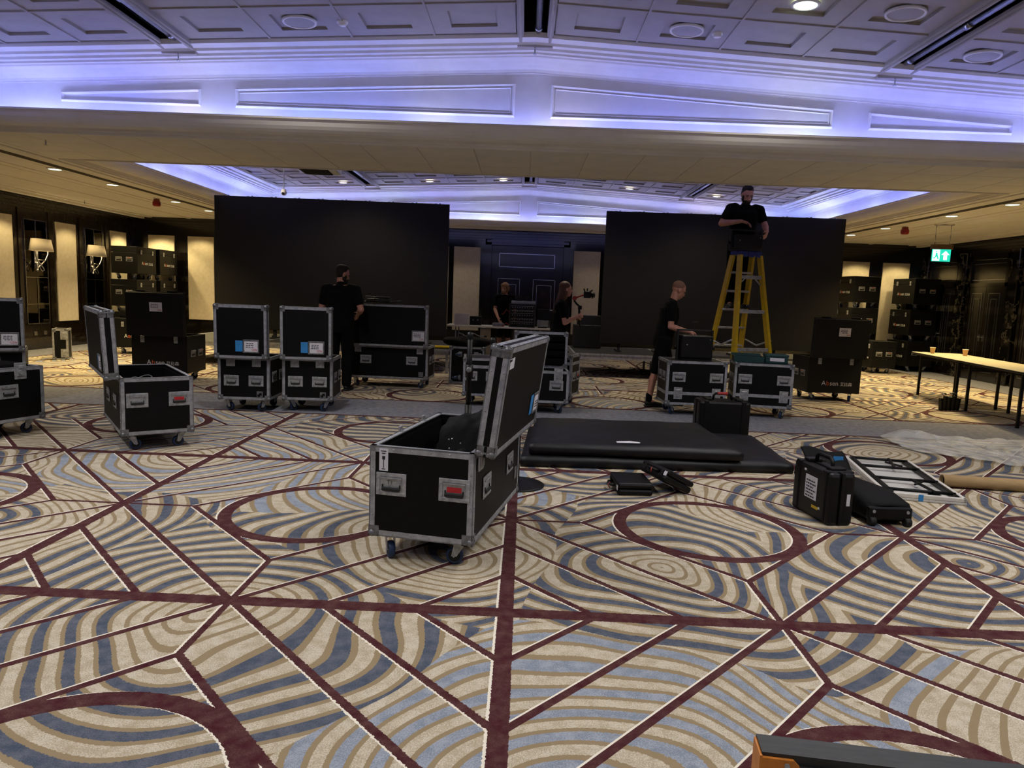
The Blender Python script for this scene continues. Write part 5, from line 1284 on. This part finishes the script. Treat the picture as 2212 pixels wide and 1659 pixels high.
    obj('mouth', MB().ell((0, 0, 0), (.024, .006, .006), 10, 8), m_lip, t, HM @ Vector((0, .0945*k, -.062*k)), HM.to_euler())
    # --- hair
    hg = MB(); hm = hmat or m_hairb
    def he(c, r): hg.ell(HM @ (Vector(c)*k), tuple(v*k for v in r), 18, 14, HM.to_euler())
    if hair == 'short': he((0, -.03, .05), (.083, .096, .083)); he((0, -.045, .01), (.08, .074, .085)); he((0, .0, .104), (.062, .072, .032))
    elif hair == 'shaved': he((0, -.02, .043), (.0795, .0955, .0835))
    elif hair == 'mop': he((0, -.015, .055), (.092, .104, .085)); he((0, -.05, -.01), (.09, .07, .1)); he((.075, .01, .0), (.02, .05, .075)); he((-.075, .01, .0), (.02, .05, .075)); he((.03, .06, .088), (.05, .025, .025))
    else:
        he((0, -.022, .048), (.085, .1, .085)); he((0, -.05, -.02), (.085, .065, .12)); he((.06, -.03, -.06), (.032, .055, .13)); he((-.06, -.03, -.06), (.032, .055, .13))
        b0 = HM @ (Vector((0, -.07, -.08))*k)
        for x, y in ((-.06, .0), (0, -.02), (.06, .0), (.075, .05), (-.075, .05)):
            cap(hg, b0+Vector((x*.8, y, 0)), Vector((x*1.15, -.08+y*1.1, 1.28*k)), .036, .018)
    obj('hair', remesh(hg, .009, 2), hm, t)
    if beard:
        bg = MB(); bg.ell(HM @ (Vector((0, .05, -.085))*k), (.056*k, .056*k, .05*k), 14, 10, HM.to_euler()); bg.ell(HM @ (Vector((0, .075, -.07))*k), (.046*k, .028*k, .028*k), 14, 10, HM.to_euler())
        for s in (-1, 1): bg.ell(HM @ (Vector((s*.06, .02, -.045))*k), (.018*k, .034*k, .05*k), 12, 8, HM.to_euler())
        obj('beard', remesh(bg, .008, 2), hm, t)
    # --- clothes
    g = MB(); sc = secs(.014, False); sc[0] = (pl-Vector((0, 0, .1*k)), .165*B, .13*B); sc[1] = (pl, .178*B, .135*B); sc[2] = (sc[2][0], sc[2][1]+.015, sc[2][2]+.012)
    torso(g, sc)
    for sd in 'RL':
        sh, el = P['sh'+sd], P['el'+sd]; sg = 1 if sd == 'R' else -1
        cap(g, sh+Vector((-sg*.06, 0, .012)), sh, .07*B, .07*B); e = sh.lerp(el, slv); cap(g, sh, e, .068*B, .06*B)
    cap(g, nk-Vector((0, 0, .05*k)), nk-Vector((0, 0, .012*k)), .072*k, .067*k)
    obj('t_shirt', remesh(g, .011, 3), m_tee, t)
    g = MB()
    torso(g, [(pl-Vector((0, 0, .13*k)), .15*B, .12*B), (pl-Vector((0, 0, .03)), .184*B, .14*B), (pl+Vector((0, 0, .08*k)), .165*B, .124*B)])
    for sd in 'RL':
        hi, kn, an = P['hi'+sd], P['kn'+sd], P['an'+sd]
        if legs == 'short': cap(g, hi, hi.lerp(kn, .93), .105*B, .088*B)
        else: cap(g, hi, kn, .1*B, .075*B); cap(g, kn, an+Vector((0, 0, .02)), .075*B, .062*B)
    obj('shorts' if legs == 'short' else 'trousers', remesh(g, .011, 3), m_trou, t)
    for sd in 'RL':
        an = P['an'+sd]; g = MB(); f = Vector((an.x, an.y, 0)); z = an.z-.09*k
        for c, r in (((0, -.005, .05), (.042, .055, .05)), ((0, .06, .04), (.046, .085, .04)), ((0, .135, .032), (.047, .065, .032))): g.ell((f.x+c[0], f.y+c[1], z+c[2]), r, 14, 10)
        so = MB().rb(f.x-.046, f.x+.046, f.y-.065, f.y+.195, z+.0, z+.025, .01)
        s_ = obj('shoe', remesh(g, .009, 2), m_shoe, t); obj('sole', so, m_rub, s_)
        if legs == 'short': obj('sock', cap(MB(), an+Vector((0, 0, .0)), an+Vector((0, 0, .07)), .046, .047), m_tee, t)
    return t
# man seen from behind
person('man in black seen from behind, standing by the long open case', (-2.63, 10.16, 0), R(-6), 1.01, dict(shR=(.215, .02, 1.43), shL=(-.215, .0, 1.43), elR=(.3, .0, 1.16), wrR=(.2, .17, 1.08), elL=(-.28, .0, 1.15), wrL=(-.12, .16, 1.05), hea=(.01, .05, 1.645)), head=(-48, 18), hair='short', beard=True, build=1.12)
# man in shorts leaning over the lamp
person('man in black polo and shorts with shaved head working at the lamp on the case', (1.94, 9.86, 0), R(-90), .99, dict(pel=(0, -.01, .94), che=(0, .06, 1.29), nec=(0, .09, 1.48), hea=(0, .165, 1.63), shR=(.2, .05, 1.42), shL=(-.2, .08, 1.42), elR=(.24, .04, 1.13), wrR=(.2, .30, 1.07), elL=(-.22, .1, 1.12), wrL=(-.06, .34, 1.06), hiR=(.1, -.01, .93), knR=(.11, -.1, .5), anR=(.1, -.17, .09), hiL=(-.1, 0, .93), knL=(-.12, .12, .5), anL=(-.12, .16, .09)),
       head=(8, 28), hair='shaved', hmat=m_stub, legs='short', build=1.02, curl=(.9, .9), hdir={'R': ((-.2, .9, -.2), (-.3, -.1, -1)), 'L': ((.25, .9, -.2), (.3, -.1, -1))})
# woman with the gimbal
person('person with long auburn hair in black holding a camera gimbal', (.56, 11.12, 0), R(-88), .955, dict(che=(0, .02, 1.30), nec=(0, .03, 1.50), hea=(0, .075, 1.655), elR=(.2, .06, 1.12), wrR=(.12, .26, 1.22), elL=(-.2, .06, 1.12), wrL=(-.08, .24, 1.2), shR=(.17, .0, 1.42), shL=(-.17, .0, 1.42)),
       head=(4, 2), hair='long', hmat=m_hairg, skin=m_skin2, build=.95, female=True, curl=(1.2, 1.2), hdir={'R': ((-.35, .8, .25), (-.9, -.2, 0)), 'L': ((.35, .8, .25), (.9, -.2, 0))})
# technician behind the table
person('bearded man with light brown hair standing behind the white table', (-.47, 16.9, 0), R(176), .985, dict(shR=(.19, .03, 1.43), elR=(.22, .1, 1.14), wrR=(.11, .33, .93), elL=(-.25, .0, 1.13), wrL=(-.25, .1, .9), che=(0, .03, 1.3), hea=(0, .07, 1.645)), head=(-22, 10), hair='mop', hmat=m_hairl, beard=True, skin=m_skin2, legs='short', build=1.05)
# man on the ladder
person('bearded man in black standing on the ladder and handling the lamp', (3.2, 10.845, 1.393), R(180), 1.015, dict(shR=(.205, .03, 1.44), shL=(-.215, .03, 1.43), elR=(.335, .08, 1.22), wrR=(.1, .27, 1.24), elL=(-.29, .1, 1.21), wrL=(-.25, .33, 1.1), che=(0, .03, 1.3), nec=(0, .05, 1.5), hea=(0, .11, 1.635), knR=(.11, .0, .51), knL=(-.11, .0, .51)),
       head=(4, 30), hair='short', beard=True, build=1.12, curl=(.6, 1.1), hdir={'R': ((-.9, .25, -.25), (-.2, .1, -1)), 'L': ((.3, .5, -.7), (1, -.1, -.4))})
# gimbal with camera
t = thing('camera_gimbal', 'black hand-held gimbal with a rigged camera held by the long-haired person', 'gimbal', (.86, 11.1, 1.2), 0)
obj('grip', MB().cyl((0, 0, -.12), (-.01, 0, .1), .018, n=12).rb(-.03, .03, -.025, .025, .08, .14, .01), m_plastic_blk, t)
obj('folded_feet', MB().cyl((0, 0, -.12), (.02, 0, -.2), .012, n=8), m_plastic_blk, t)
obj('gimbal_arm', MB().tube([(0, 0, .12), (-.06, .0, .17), (-.09, 0, .21), (-.09, 0, .25)], .016, 8), m_plastic_blk, t)
obj('motor', MB().cyl((-.09, -.03, .25), (-.09, .03, .25), .035, n=14), m_redg, t)
obj('roll_bar', MB().cyl((-.07, 0, .26), (.06, 0, .31), .013, n=8), m_redg, t)
cb_ = obj('camera_body', MB().rb(.05, .16, -.05, .05, .26, .36, .012), m_plastic_blk, t)
obj('lens', MB().cyl((.16, 0, .31), (.22, 0, .31), .035, .04, n=14), m_plastic_blk, cb_)
g = MB()
for q in ((.06, -.04, .36), (.1, .03, .37), (.14, -.02, .36), (.12, .05, .3), (.08, -.06, .28), (.18, .02, .26)): g.cyl(q, (q[0]+random.uniform(-.04, .05), q[1]+random.uniform(-.02, .02), q[2]+random.uniform(-.05, .07)), .012, n=7)
obj('rig_handles', g, m_black, cb_)
# screwdriver and small part in the workers' hands
t = thing('hand_tool', 'small black hand tool held above the lamp on the case', 'tool', (2.32, 9.72, 1.05), 0)
obj('shaft', MB().cyl((0, 0, -.03), (0, 0, .13), .005, n=6), m_black, t); obj('head', MB().rb(-.03, .04, -.01, .01, .13, .15, .004), m_black, t)
